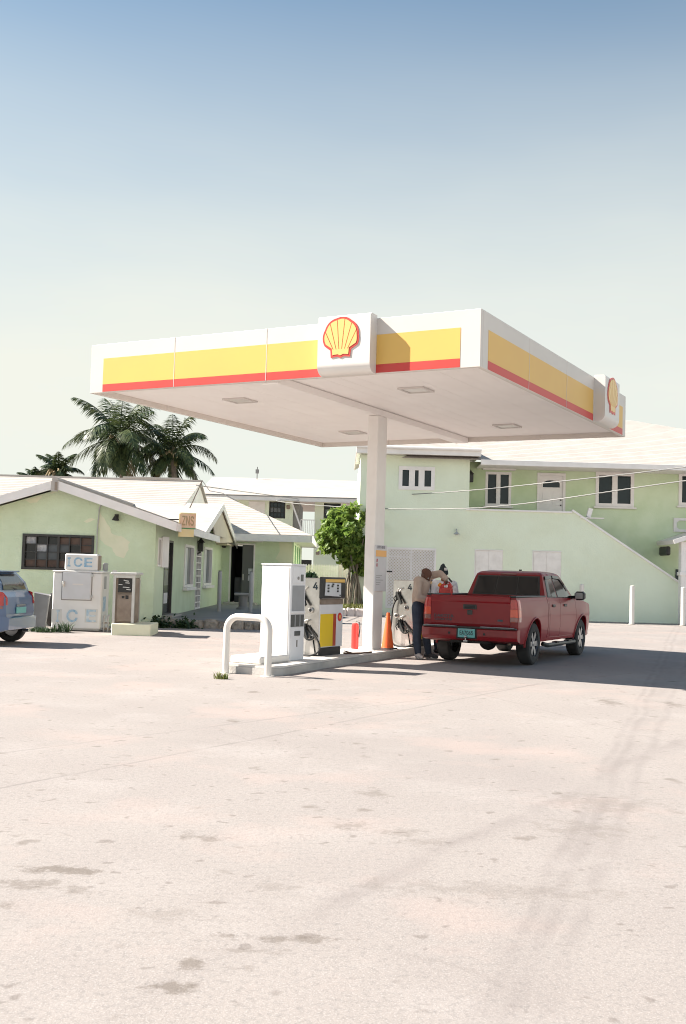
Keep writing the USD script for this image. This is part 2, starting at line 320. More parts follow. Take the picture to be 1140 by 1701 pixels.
# ------------------------------------------------------------------ the ground: one sheet to the horizon
def ground_material():
    nodes = {"geo": ("geometry", {}), "p": ("principled_bsdf", {"roughness": 0.88, "specular_ior_level": 0.25})}
    links = []
    def noise(k, scale, detail=5.0, rough=0.6, mp=None):
        nodes[k] = ("noise_texture", {"scale": scale, "detail": detail, "roughness": rough})
        if mp: nodes[k + "m"] = ("mapping", mp); links.extend([("geo.position", k + "m.vector"), (k + "m.vector", k + ".vector")])
        else: links.append(("geo.position", k + ".vector"))
    def rng(k, src, a, b, lo=0.0, hi=1.0):
        nodes[k] = ("map_range", {"from_min": a, "from_max": b, "to_min": lo, "to_max": hi, "clamp": True}); links.append((src, k + ".value"))
    def mixc(k, prev, fac, b):
        nodes[k] = ("mix_color", {"b": b}); links.extend([(prev, k + ".a"), (fac, k + ".fac")]); return k + ".result"
    noise("big", 0.16, 5); rng("bigr", "big.fac", 0.35, 0.66)
    nodes["c0"] = ("mix_color", {"a": (0.325, 0.291, 0.268), "b": (0.270, 0.240, 0.224)}); links.append(("bigr.result", "c0.fac"))
    noise("mid", 1.3, 6, 0.7); rng("midr", "mid.fac", 0.42, 0.72, 0, 0.55)
    out = mixc("c1", "c0.result", "midr.result", (0.29, 0.255, 0.235))
    noise("pale", 0.7, 6, 0.7); rng("paler", "pale.fac", 0.52, 0.75, 0, 0.6)
    out = mixc("c2", out, "paler.result", (0.39, 0.355, 0.335))
    # worn drive lines: long soft streaks that run with the traffic
    noise("trk", 1.0, 4, 0.55, {"rotation": (0, 0, -0.50), "scale": (0.9, 0.045, 1)}); rng("trkr", "trk.fac", 0.5, 0.78, 0, 0.18)
    out = mixc("c3", out, "trkr.result", (0.235, 0.21, 0.20))
    noise("trk2", 1.0, 4, 0.6, {"rotation": (0, 0, 1.25), "scale": (0.7, 0.06, 1)}); rng("trk2r", "trk2.fac", 0.54, 0.8, 0, 0.14)
    out = mixc("c3b", out, "trk2r.result", (0.27, 0.235, 0.215))
    # aggregate
    noise("agg", 26, 3, 0.7); rng("aggr", "agg.fac", 0.48, 0.70, 0, 0.55)
    out = mixc("c4", out, "aggr.result", (0.20, 0.185, 0.175))
    noise("agg2", 95, 2, 0.6); rng("agg2r", "agg2.fac", 0.52, 0.7, 0, 0.5)
    out = mixc("c5", out, "agg2r.result", (0.43, 0.40, 0.38))
    # rusty pink bloom around the island and on the drive
    noise("pk", 0.55, 5, 0.6); rng("pkr", "pk.fac", 0.52, 0.72, 0, 0.45)
    out = mixc("c6", out, "pkr.result", (0.44, 0.325, 0.285))
    # small dark spots
    noise("sp", 2.1, 3, 0.55); rng("spr", "sp.fac", 0.66, 0.72, 0, 0.5)
    out = mixc("c7", out, "spr.result", (0.13, 0.105, 0.085))
    noise("sp2", 6.5, 2, 0.5); rng("sp2r", "sp2.fac", 0.66, 0.72, 0, 0.5)
    out = mixc("c8", out, "sp2r.result", (0.15, 0.125, 0.11))
    # tyre tracks that sweep out of the forecourt
    noise("tn", 1.7, 5, 0.65); rng("tnr", "tn.fac", 0.36, 0.62, 0.15, 1.0)
    for i, (pa, pb, hw_, s_) in enumerate((((1012, 1300), (800, 1690), .12, .22), ((1000, 1330), (835, 1690), .045, .42), ((975, 1330), (790, 1690), .04, .38), ((1060, 1290), (890, 1690), .05, .40), ((560, 1500), (300, 1625), .07, .38), ((700, 1440), (180, 1690), .12, .16), ((40, 1240), (700, 1225), .22, .14), ((120, 1180), (900, 1290), .2, .12), ((720, 1170), (900, 1135), .022, .75), ((890, 1138), (1030, 1120), .02, .6), ((700, 1128), (1140, 1240), .016, .5))):
        a_, b_ = onz(*pa), onz(*pb); an = math.atan2(b_[1] - a_[1], b_[0] - a_[0]); ca, sa = math.cos(-an), math.sin(-an)
        nodes[f"t{i}m"] = ("mapping", {"rotation": (0, 0, -an), "location": (0, -(sa * a_[0] + ca * a_[1]), 0)}); nodes[f"t{i}x"] = ("separate_xyz", {}); nodes[f"t{i}w"] = ("noise_texture", {"scale": .45, "detail": 2.0})
        nodes[f"t{i}o"] = ("math", {"math_type": "multiply_add", "value2": min(.9, hw_ * 6), "value3": -.5 * min(.9, hw_ * 6)}); nodes[f"t{i}s"] = ("math", {"math_type": "add"}); nodes[f"t{i}a"] = ("math", {"math_type": "absolute"}); nodes[f"t{i}f"] = ("math", {"math_type": "multiply"})
        L0 = (ca * a_[0] - sa * a_[1], ca * b_[0] - sa * b_[1]); nodes[f"t{i}e"] = ("map_range", {"range_type": "smoothstep", "from_min": max(L0) + 1.5, "from_max": max(L0) - 1.0, "to_min": 0, "to_max": 1, "clamp": True}); nodes[f"t{i}g"] = ("math", {"math_type": "multiply"})
        links.extend([("geo.position", f"t{i}m.vector"), (f"t{i}m.vector", f"t{i}x.vector"), ("geo.position", f"t{i}w.vector"), (f"t{i}w.fac", f"t{i}o.value1"), (f"t{i}x.y", f"t{i}s.value1"), (f"t{i}o.value", f"t{i}s.value2"), (f"t{i}s.value", f"t{i}a.value1")])
        rng(f"t{i}r", f"t{i}a.value", hw_ * .25, hw_ * 1.3, s_, 0.0); links.extend([(f"t{i}r.result", f"t{i}f.value1"), ("tnr.result", f"t{i}f.value2"), (f"t{i}x.x", f"t{i}e.value"), (f"t{i}f.value", f"t{i}g.value1"), (f"t{i}e.result", f"t{i}g.value2")])
        out = mixc(f"t{i}c", out, f"t{i}g.value", (0.205, 0.18, 0.17))
    # oil stains with a shape of their own
    noise("edge", 7.5, 6, 0.75)
    stains = [((110, 1447), 0.42, 0.16, 0.9), ((45, 1470), 0.30, 0.2, 0.65), ((10, 1505), 0.2, 0.12, 0.6), ((285, 1640), 0.16, 0.14, 0.85), ((318, 1603), 0.10, 0.16, 0.8), ((470, 1560), 0.42, 0.10, 0.75), ((400, 1580), 0.35, 0.06, 0.5),
              ((618, 1318), 0.22, 0.3, 0.55), ((580, 1372), 0.24, 0.2, 0.5), ((345, 1394), 0.15, 0.2, 0.55), ((310, 1388), 0.1, 0.3, 0.4), ((1012, 1166), 0.32, 0.9, 0.75), ((1118, 1170), 0.2, 0.6, 0.7), ((560, 1110 + 60), 0.7, 1.2, 0.3), ((975, 1378), 0.6, 0.5, 0.35),
              ((670, 1385), 0.25, 0.25, 0.4), ((710, 1400), 0.3, 0.2, 0.35), ((265, 1520), 0.3, 0.2, 0.3), ((820, 1480), 1.3, 0.3, 0.3), ((130, 1478), 0.2, 0.15, 0.5), ((460, 1470), 0.2, 0.2, 0.3), ((1000, 1335), 0.9, 0.6, 0.3)]
    for i, ((px, py), rx, ry, s) in enumerate(stains):
        c = onz(px, py)
        nodes[f"s{i}m"] = ("mapping", {"mapping_type": "point", "location": (-c[0] / (rx * .75), -c[1] / (ry * .75), 0), "scale": (1 / (rx * .75), 1 / (ry * .75), 0)})
        nodes[f"s{i}l"] = ("vector_math", {"math_type": "length"})
        nodes[f"s{i}a"] = ("math", {"math_type": "multiply_add", "value2": 4.4, "value3": -2.1})
        nodes[f"s{i}b"] = ("math", {"math_type": "add"})
        links.extend([("geo.position", f"s{i}m.vector"), (f"s{i}m.vector", f"s{i}l.vector1"), ("edge.fac", f"s{i}a.value1"), (f"s{i}l.value", f"s{i}b.value1"), (f"s{i}a.result" if False else f"s{i}a.value", f"s{i}b.value2")])
        rng(f"s{i}r", f"s{i}b.value", 0.30, 0.85, s * 0.68, 0.0)
        out = mixc(f"s{i}c", out, f"s{i}r.result", (0.115, 0.092, 0.072))
    # cracks
    noise("wob", 0.8, 4, 0.6)
    nodes["wm"] = ("mix_vector", {"fac": 0.35}); links.extend([("geo.position", "wm.a"), ("wob.color", "wm.b")])
    nodes["vor"] = ("voronoi_texture", {"feature": "distance_to_edge", "scale": 0.26}); links.append(("wm.result", "vor.vector"))
    rng("crk", "vor.distance", 0.0, 0.004, 0.30, 0.0); rng("crm", "big.fac", 0.52, 0.62, 0, 1)
    nodes["crx"] = ("math", {"math_type": "multiply"}); links.extend([("crk.result", "crx.value1"), ("crm.result", "crx.value2")])
    out = mixc("c9", out, "crx.value", (0.12, 0.10, 0.09))
    links.append((out, "p.base_color"))
    nodes["nb"] = ("noise_texture", {"scale": 38.0, "detail": 5.0, "roughness": 0.7}); nodes["bp"] = ("bump", {"strength": 0.35, "distance": 0.012})
    links.extend([("geo.position", "nb.vector"), ("nb.fac", "bp.height"), ("bp.normal", "p.normal")])
    return usdkit.material(stage, "/World/Looks/forecourt", nodes, links, surface="p.BSDF")
MATS["forecourt"] = ground_material()
xs = np.r_[-2500, -500, -140, np.linspace(-40, 40, 81), 140, 500, 2500]; ys = np.r_[-2500, -300, -40, np.linspace(-8, 80, 89), 150, 400, 2500]
X, Y = np.meshgrid(xs, ys); Z = gz(Y) + 0.012 * (meshkit.fbm(np.stack([X * 0.25, Y * 0.25, X * 0], -1), 3, 4) - 0.5) * ((np.abs(X) < 50) & (Y < 22))
ii = np.arange(len(xs) * len(ys)).reshape(len(ys), len(xs))
F = np.stack([ii[:-1, :-1], ii[:-1, 1:], ii[1:, 1:], ii[1:, :-1]], -1).reshape(-1, 4)
usdkit.mesh(stage, "/World/forecourt_ground", (np.c_[X.ravel(), Y.ravel(), Z.ravel()], F), MATS["forecourt"], smooth=True)
keys(stage.GetPrimAtPath("/World/forecourt_ground"), kind="structure", label="pale worn asphalt forecourt with oil stains", category="ground"); used.setdefault("/World", {})["forecourt_ground"] = 1

# ------------------------------------------------------------------ canopy over the pumps
TH = 0.498; CX, CY = 0.69, 21.55
LF, LR, HB, FH = 7.428, 8.394, 4.651, 0.866
ZT = HB + FH; hx, hy = LF / 2, LR / 2
can = Thing("station_canopy", "white fuel station canopy with yellow and red fascia band on one square column", "canopy", (CX, CY, 0), -TH)
def to_local(th, p): return (np.asarray(p) - th.loc) @ th.R
can.add("roof_deck", box(-hx + .12, hx - .12, -hy + .12, hy - .12, HB + .42, HB + .5), "canopy_white")
T = 0.08
for k in range(4):      # fascia panels, butted
    w = LF / 4; can.add("fascia_panel", box(-hx + k * w + .002, -hx + (k + 1) * w - .002, -hy, -hy + T, HB, ZT, .006), "canopy_white")
for k in range(4):
    w = LF / 4; can.add("fascia_panel", box(-hx + k * w + .002, -hx + (k + 1) * w - .002, hy - T, hy, HB, ZT, .006), "canopy_white")
for s in (1, -1):
    for k in range(4):
        w = (LR - 2 * T) / 4; y0 = -hy + T + k * w
        can.add("fascia_panel", box(s * hx, s * (hx - T), y0 + .002, y0 + w - .002, HB, ZT, .006), "canopy_white")
zr0, zr1, zy1 = HB + .015 * FH, HB + .165 * FH, HB + .70 * FH
def bands(axis, lo, hi, side):
    for nm, m_, a, b in (("red_stripe", "band_red", zr0, zr1), ("yellow_band", "band_yellow", zr1 + .001, zy1)):
        if axis == "x": g = box(lo, hi, side * hy, side * (hy + .004), a, b)
        else: g = box(side * hx, side * (hx + .004), lo, hi, a, b)
        can.add(nm, g, m_)
for k in (1, 2, 3):
    can.add("panel_seam", box(-hx + k * LF / 4 - .005, -hx + k * LF / 4 + .005, -hy - .0065, -hy - .0045, HB + .012, zy1 - .002), "notice_grey") if k != 3 else None
    ys = -hy + T + k * (LR - 2 * T) / 4; can.add("panel_seam", box(hx + .0045, hx + .0065, ys - .005, ys + .005, HB + .012, zy1 - .002), "notice_grey") if k != 3 else None
SX0, SX1, SY0, SY1 = 1.08, 2.0, 1.66, 3.22
bands("x", -3.42, SX0 - .002, -1); bands("x", SX1 + .002, 3.39, -1)
bands("y", -3.90, SY0 + .05, 1); bands("y", SY1 - .32, 3.94, 1); bands("y", -3.9, 3.9, -1); bands("x", -3.4, 3.4, 1)
# ceiling: long soffit boards, recessed above the fascia edge, with open joints
ZC = HB + .10; n = 25; w = (LF - 2 * T) / n
for k in range(n):
    x0 = -hx + T + k * w
    can.add("ceiling_board", box(x0 + .0015, x0 + w - .0015, -hy + T, hy - T, ZC + .001 * rnd.random(), ZC + .03), "ceiling_white")
can.add("soffit_backing", box(-hx + T, hx - T, -hy + T, hy - T, ZC + .034, ZC + .05), "walk_grey")
BX = 0.02
can.add("ceiling_beam", box(BX - .15, BX + .15, -hy + T + .01, hy - T - .01, HB - .03, ZC - .003, .01), "ceiling_white")
for x, y in ((-1.85, -2.18), (-1.95, 2.5), (1.75, -2.18), (1.68, 2.5)):
    fr = cat(box(x - .24, x + .24, y - .24, y - .2, ZC - .03, ZC - .002), box(x - .24, x + .24, y + .2, y + .24, ZC - .03, ZC - .002),
             box(x - .24, x - .2, y - .2, y + .2, ZC - .03, ZC - .002), box(x + .2, x + .24, y - .2, y + .2, ZC - .03, ZC - .002))
    p = can.add("ceiling_light", fr, "lamp_trim"); can.add("lens", box(x - .195, x + .195, y - .195, y + .195, ZC - .016, ZC - .004), "lamp_lens", parent=p)
CLX, CLY, CLW, CLD = 0.075, -0.28, 0.11, 0.20
column = can.add("column", box(CLX - CLW, CLX + CLW, CLY - CLD, CLY + CLD, .158, HB - .034, .012), "column_white")
can.add("base_plate", cat(box(CLX - CLW - .05, CLX + CLW + .05, CLY - CLD - .05, CLY + CLD + .05, .143, .158, .004)), "column_white", parent=column)

# scallop signs
def scallop():
    cx, cz = 0.0, -0.44
    pts = []
    for i in range(61):                                     # fluted fan edge
        a = math.radians(205 - 230 * i / 60); r = 0.5 + 0.016 * abs(math.sin(math.radians(230 * i / 60) * 3.6)) - 0.012
        pts.append((r * 1.06 * math.cos(a), 0.04 + r * math.sin(a)))
    pts += [(0.30, -0.27), (0.28, -0.46), (0.09, -0.44), (0.0, -0.475), (-0.09, -0.44), (-0.28, -0.46), (-0.30, -0.27)]
    return Polygon(pts).buffer(0)
SC = scallop()
def emblem(scale, place, th, parent):
    inner = SC.buffer(-0.055, join_style=2)
    ribs = unary_union([LineString([(x0, -0.40), (0.80 * math.sin(a), 0.05 + 0.80 * math.cos(a))]).buffer(0.010) for x0, a in
                        [(t * 0.19, math.radians(t * 74)) for t in np.linspace(-1, 1, 8)[1:-1]]])
    ribs = ribs.difference(sbox(-1, -1, 1, -0.26))
    q = th.add("scallop_emblem", place(extr(SC, .012), scale), "emblem_red", parent=parent)
    for g in sorted(getattr(inner.difference(ribs), "geoms", [inner.difference(ribs)]), key=lambda g: g.centroid.x):
        if g.area > 1e-4: th.add("flute", place(extr(g, .018), scale), "emblem_yellow", parent=q)
def sign_profile(d, z0, z1, r):
    pts = [(0, z1), (0, z0)] + [(d - r + r * math.sin(a), z0 + r - r * math.cos(a)) for a in np.linspace(0, math.pi / 2, 9)] + [(d - .03, z1), ]
    pts[-1:] = [(d, z1 - .03), (d - .03, z1)]
    return Polygon(pts)
DS = 0.22
prof = sign_profile(DS, HB - .0, ZT + .045, .15)
def fix(m):
    if m.volume < 0: m.invert()
    return m
m = extr(prof, SX1 - SX0); v = m.vertices.copy(); m.vertices = np.c_[SX0 + v[:, 2], -hy - v[:, 0], v[:, 1]]; fix(m)
sg = can.add("sign_box", m, "sign_white", smooth=20)
def place_front(m, sc): v = m.vertices.copy(); m.vertices = np.c_[(SX0 + SX1) / 2 - .045 + v[:, 0] * .60, -hy - DS - v[:, 2], HB + .54 + v[:, 1] * .63]; return fix(m)
emblem(1, place_front, can, sg)
m = extr(prof, SY1 - SY0 - .5); v = m.vertices.copy(); m.vertices = np.c_[hx + v[:, 0], SY0 + .1 + v[:, 2], v[:, 1]]; fix(m)
sg = can.add("sign_box", m, "sign_white", smooth=20)
def place_right(m, sc): v = m.vertices.copy(); m.vertices = np.c_[hx + DS + v[:, 2], SY0 + .1 + (SY1 - SY0 - .5) / 2 + v[:, 0] * .70, HB + .545 + v[:, 1] * .72]; return fix(m)
emblem(1, place_right, can, sg)

# notice on the column's right-hand side
nb = Thing("notice_board", "pale grey notice board with orange header fixed to the canopy column", "notice board", can.pt((CLX + CLW + .003, CLY, 1.26)), -TH)
nb.add("panel", box(0, .025, -.22, .26, 0, .88, .004), "notice_grey")
nb.add("header", box(.025, .03, -.2, .24, .66, .78), "notice_orange")
nb.add("title_text", text_at("PAY HERE", .05, RIGHT, (.026, .02, .84)), "ink_grey")
nb.add("emblem_mark", cat(text_at("#", .06, RIGHT, (.026, -.15, .585)), text_at("8", .06, RIGHT, (.026, -.15, .50))), "ink_red")
nb.add("body_text", cat([box(.0255, .0265, -.17, -.17 + .12 + .22 * rnd.random(), .12 + .045 * k, .128 + .045 * k) for k in range(5)]), "seam_grey")

# ------------------------------------------------------------------ pump island
ISR = [(.80, -5.02), (.86, -4.75), (.67, -3.1), (.52, -1.3), (.40, .5), (.33, 1.6), (.28, 2.7), (.20, 2.85)]
ISL = [(-.62, 2.85), (-.72, 2.7), (-.62, 1.6), (-.5, .5), (-.40, -1.3), (-.24, -3.1), (-.09, -4.85), (-.02, -5.02)]
isl = Thing("pump_island", "raised concrete pump island painted white under the canopy", "pump island", (CX, CY, 0), -TH)
base = Polygon(ISR + ISL)
isl.add("kerb", pxy(base, -.1, .11), "kerb_face")
isl.add("top_slab", pxy(base.buffer(-.015), .112, .145), "island_white")
isl.add("end_block", box(-.06, .5, -4.86, -4.0, .147, .26, .02), "white_paint")

# U shaped guard
ub = Thing("guard_rail", "white painted U shaped steel guard bar before the pump island", "guard rail", can.pt((.04, -5.12, 0)), -TH)
R_ = .2; W_ = .76; Ht = .87
pts = [(0, 0, -.05), (0, 0, Ht - R_)] + [(R_ - R_ * math.cos(a), 0, Ht - R_ + R_ * math.sin(a)) for a in np.linspace(.15, math.pi / 2, 8)] + \
      [(W_ - R_ + R_ * math.sin(a), 0, Ht - R_ + R_ * math.cos(a)) for a in np.linspace(0, math.pi / 2 - .15, 8)] + [(W_, 0, Ht - R_), (W_, 0, -.05)]
ub.add("bar", tube(pts, .053, 16), "white_paint", smooth=40)
for x in (0, W_): ub.add("foot_plate", cyl(x, 0, -.01, .012, .11, 20), "white_paint")

# tall white cabinet at the near end of the island
cb = Thing("service_cabinet", "tall white service cabinet with recessed grey bay at the near end of the island", "cabinet", can.pt((0, 0, .147)), -TH)
x0, x1, y0, y1, H = -.11, .45, -3.95, -3.48, 1.53
cb.add("body", cat(box(x0, x1, y0, y1, 0, H, .012)), "cabinet_white")
cb.add("cap", box(x0 - .01, x1 + .01, y0 - .01, y1 + .01, H + .001, H + .03, .006), "cabinet_white")
cb.add("end_panel", box(x0 + .02, x1 - .03, y0 - .006, y0, .03, H - .03, .003), "white_paint")
def rface(th, xf, y0, y1, ty, t0, t1, d=.006): return box(xf, xf + d, y0 + (y1 - y0) * ty[0], y0 + (y1 - y0) * ty[1], t0, t1)
for nm, ty, z0, z1, mt, d in (("head_panel", (.1, .92), 1.25, 1.50, "cabinet_white", .008), ("bay", (.1, .92), .80, 1.21, "cabinet_grey", .004), ("bay_lip", (.06, .95), .765, .795, "cabinet_white", .02),
                              ("dark_window", (.06, .92), .545, .74, "cabinet_dark", .006), ("lower_door", (.06, .92), .05, .53, "cabinet_white", .006)):
    p = cb.add(nm, rface(cb, x1, y0, y1, ty, z0, z1, d), mt)
    if nm == "head_panel":
        cb.add("dial", rot(cyl(0, 0, 0, .01, .026, 16), math.pi / 2, [0, 1, 0]).apply_translation([x1 + d, y0 + .53 * .4, 1.33]), "seam_grey", parent=p)
        cb.add("slot", rface(cb, x1 + d, y0, y1, (.62, .80), 1.28, 1.39, .004), "cabinet_dark", parent=p)
    if nm == "lower_door":
        cb.add("reader", rface(cb, x1 + d, y0, y1, (.3, .66), .40, .475, .01), "cabinet_dark", parent=p)
        cb.add("lock", rface(cb, x1 + d, y0, y1, (.44, .52), .22, .33, .004), "seam_grey", parent=p)
    if nm == "dark_window":
        for t in (.3, .62): cb.add("divider", rface(cb, x1 + d, y0, y1, (t, t + .05), .55, .735, .004), "cabinet_grey", parent=p)

# fuel dispensers
def dispenser(label, off):
    d = Thing("fuel_dispenser", label, "fuel pump", can.pt((off[0], off[1], .147)), -TH, "fuel dispensers on the pump island")
    W, D, H = .46, .84, 1.33            # x: across the island, y: along it; origin at the near right corner
    d.add("base", box(-W + .02, -.015, .03, D - .01, 0, .14, .01), "black_plastic")
    d.add("core", box(-W + .01, -.012, .022, D - .012, .142, H - .02, .01), "cabinet_white")
    d.add("end_panel", box(-W, -.004, 0, .02, .02, H, .006), "steel", label="brushed steel end panel with nozzles and the number 4" if off[1] < 0 else None)
    d.add("top", box(-W, -.004, .022, D - .02, H - .018, H + .006, .006), "steel_light")
    hd = d.add("display_head", box(-.02, .05, -.01, D + .01, .98, H + .03, .018), "black_plastic")
    d.add("yellow_strip", box(.051, .056, .10, D - .05, H - .06, H - .005), "band_yellow", parent=hd)
    d.add("screen", pyz([(.08, 1.04), (.66, 1.02), (.65, 1.255), (.10, 1.265)], .051, .057), "screen_pale", parent=hd)
    for (a, b) in ((.16, 1.215), (.16, 1.165), (.16, 1.115), (.50, 1.215), (.50, 1.165), (.50, 1.115), (.30, 1.20), (.33, 1.235)):
        d.add("button", box(.0575, .066, a, a + .06, b - .016, b + .016, .003), "black_plastic", parent=hd)
    d.add("button", box(.0575, .064, .60, .64, 1.03, 1.055, .003), "black_plastic", parent=hd)
    d.add("neck", box(-.012, .012, .02, D - .02, .885, .976, .004), "rust_metal")
    fp = d.add("front_panel", box(-.012, .012, .01, D - .012, .145, .882, .004), "cabinet_white")
    d.add("yellow_panel", box(.0125, .016, .02, .47, .16, .72), "pump_yellow", parent=fp)
    d.add("red_stripe", box(.0125, .016, .472, .58, .16, .72), "pump_red", parent=fp)
    d.add("emblem", rot(lathe([(0, 0), (.075, 0), (.075, .005), (0, .005)], 20), math.pi / 2, [0, 1, 0]).apply_translation([.0125, .71, .66]), "band_red", parent=fp)
    d.add("emblem_shell", pyz([(.71 + .06 * x, .66 + .07 * z) for x, z in SC.simplify(.02).exterior.coords[:-1]], .018, .021), "band_yellow", parent=fp)
    # nozzles, boots and hoses on the steel end
    d.add("number_plate", text_at("4", .12, FRONT, (-.09, -.003, 1.20)), "ink_dark")
    for (x, z, tilt) in ((-.34, 1.02, .15), (-.28, .46, -.1)):
        nz = d.add("nozzle", cat(box(x - .045, x + .045, -.07, -.002, z - .09, z + .09, .02), bar((x, -.05, z + .05), (x + .12 * math.cos(tilt), -.10, z - .16), .045, .05), tube([(x - .02, -.06, z + .02), (x - .05, -.11, z - .05), (x - .02, -.10, z - .13)], .012, 6)), "black_plastic")
        d.add("spout", tube([(x, -.05, z + .08), (x + .03, -.07, z + .13), (x + .09, -.05, z + .16)], .014, 8), "steel_light", parent=nz)
    for (x, z) in ((-.16, .78), (-.37, .62), (-.12, .32)):
        d.add("boot", rot(lathe([(0, 0), (.045, 0), (.05, .03), (.03, .05), (0, .05)], 14), math.pi / 2, [1, 0, 0]).apply_translation([x, 0, z]), "steel_light")
        d.add("boot_hole", rot(cyl(0, 0, 0, .006, .026, 12), math.pi / 2, [1, 0, 0]).apply_translation([x + .01, -.048, z]), "black_plastic")
    h1 = [(-.34, -.07, .95), (-.40, -.11, .80), (-.42, -.12, .55), (-.44, -.12, .30), (-.40, -.13, .08), (-.22, -.16, .015), (-.05, -.16, .02), (.06, -.08, .10), (.02, -.05, .26), (-.12, -.04, .42), (-.2, -.03, .52)]
    def smooth_curve(pts, n=40):
        from scipy.interpolate import CubicSpline
        pts = np.array(pts); t = np.r_[0, np.cumsum(np.linalg.norm(np.diff(pts, axis=0), axis=1))]; return CubicSpline(t, pts)(np.linspace(0, t[-1], n))
    d.add("hose", tube(smooth_curve(h1), .017, 7), "rubber", smooth=True)
    h2 = [(-.28, -.06, .40), (-.22, -.10, .33), (-.13, -.11, .28), (-.08, -.06, .30), (-.1, -.02, .33)]
    d.add("hose", tube(smooth_curve(h2, 16), .016, 7), "rubber", smooth=True)
    d.add("guard_plate", pxz([(-.40, .02), (-.05, .02), (-.12, .36), (-.30, .50), (-.38, .40)], -.03, -.022), "steel_light")
    return d
disp = dispenser("steel fuel pump with yellow panel and black display next to the white cabinet", (.255, -2.66))
copy_of(disp, "steel fuel pump with hanging hose between the orange cone and the man", "fuel pump", can.pt((.33, 1.02, .147)), -TH, "fuel dispensers on the pump island")
# loose hose on the island
hs = [can.pt(p) for p in ((.27, -1.78, .165), (.38, -1.72, .16), (.44, -1.55, .158), (.47, -1.35, .158), (.46, -1.05, .158))]
single("loose_hose", "brown rubber hose end lying on the island beside the yellow panel", "hose", cat(tube(hs, .017, 7), tube([can.pt(p) for p in ((.28, -1.76, .20), (.36, -1.6, .16), (.40, -1.4, .158))], .012, 6)), "hose_brown", smooth=True)

# fire extinguisher
fe = Thing("fire_extinguisher", "red fire extinguisher standing on the island by the column", "fire extinguisher", can.pt((-.27, -.32, .147)), -TH)
fe.add("cylinder", lathe([(0, 0), (.068, 0), (.07, .02), (.07, .43), (.06, .47), (.03, .49), (0, .49)], 24), "extinguisher_red", smooth=40)
fe.add("valve", cat(cyl(0, 0, .49, .53, .02), bar((-.02, 0, .53), (.08, 0, .55), .02, .012), bar((-.01, 0, .515), (.07, 0, .51), .02, .01)), "steel_light")
fe.add("hose", tube([(.02, 0, .52), (.09, 0, .50), (.10, 0, .40), (.085, 0, .22)], .01, 6), "rubber", smooth=True)
# traffic cone
tc = Thing("traffic_cone", "tall orange traffic cone partly behind the canopy column", "traffic cone", can.pt((.19, .17, .147)), -TH)
tc.add("cone", lathe([(0.122, .022), (.118, .03), (.03, .70), (.026, .70), (.11, .03)], 28), "cone_orange", smooth=40)
tc.add("base", box(-.15, .15, -.15, .15, 0, .022, .008), "rubber")

# ------------------------------------------------------------------ right green building
D = 42.0
def fx(px, py=900): return at(px, py, D)[0]
def fz(px, py): return at(px, py, D)[2]
gb = Thing("green_building", "two storey mint green building with outside stair wall and white hipped roof", "building", (fx(620), D, 0.08))
def A(name, m, mt, parent=None, **k): return gb.add(name, m, mt, parent, world=True, **k)
xl, xc, xr = fx(596), fx(778), fx(1240)
zp = fz(860, 850)                        # parapet top
zs0 = (fx(950), fz(950, 849)); zs1 = (fx(1140), fz(1140, 976)); sl = (zs1[1] - zs0[1]) / (zs1[0] - zs0[0]); zend = 1.15; xend = zs0[0] + (zend - zs0[1]) / sl
def rect(px0, py0, px1, py1): return (fx(px0, py0), fx(px1, py0), fz((px0 + px1) / 2, py1), fz((px0 + px1) / 2, py0))
def hole(r): return sbox(r[0], r[2], r[1], r[3])
W1 = rect(663, 775, 723, 814); B1 = rect(789, 913, 836, 962); B2 = rect(885, 915, 933, 964); LT = rect(643, 910, 725, 1011)
ztop = fz(690, 757)
wall = Polygon([(xl, .0), (xend, .0), (xend, zend), zs0, (xc, zp), (xc, ztop), (xl, ztop)])
wall = wall.difference(unary_union([hole(W1), hole(B1), hole(B2), hole(LT)]))
A("front_wall", pxz(wall, D, D + .22), "mint_wall")
A("side_wall", box(xl, xl + .2, D + .23, D + 9, 0, ztop), "mint_wall")
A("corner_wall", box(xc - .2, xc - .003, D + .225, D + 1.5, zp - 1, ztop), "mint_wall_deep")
DB = D + 1.35                            # upper wall behind the balcony
def bx(px, py=820): return at(px, py, DB)[0]
def bz(px, py): return at(px, py, DB)[2]
def brect(px0, py0, px1, py1): return (bx(px0, py0), bx(px1, py0), bz((px0 + px1) / 2, py1), bz((px0 + px1) / 2, py0))
W2 = brect(807, 784, 850, 841); W3 = brect(990, 785, 1054, 842); W4 = brect(1128, 786, 1190, 841); DR = brect(893, 786, 940, 862)
zt2 = bz(960, 772)
bw = Polygon([(xc - .2, 0), (xr, 0), (xr, zt2), (xc - .2, zt2)]).difference(unary_union([hole(r) for r in (W2, W3, W4, DR)]))
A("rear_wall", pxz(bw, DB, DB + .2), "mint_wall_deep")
A("balcony_floor", box(xc - .2, zs0[0] + .3, D + .222, DB - .002, zp - 1.25, zp - 1.08), "concrete")
A("parapet_cap", box(xc - .12, zs0[0], D - .05, D + .27, zp + .002, zp + .07, .01), "trim_white")
q0, q1 = np.array([zs0[0] + .0, D + .11, zs0[1] + .035]), np.array([xend, D + .11, zend + .035])
A("stair_cap", bar(q0, q1, .32, .07), "trim_white")
for k in range(18):                      # the stair behind its wall
    t = k / 18; xx = zs0[0] + .3 + (xend - zs0[0] - .3) * t; zz = zp - 1.08 - (zp - 1.0) * t
    if zz > .1: A("step", box(xx, xx + .31, D + .225, DB - .004, max(0, zz - .35), zz), "concrete")
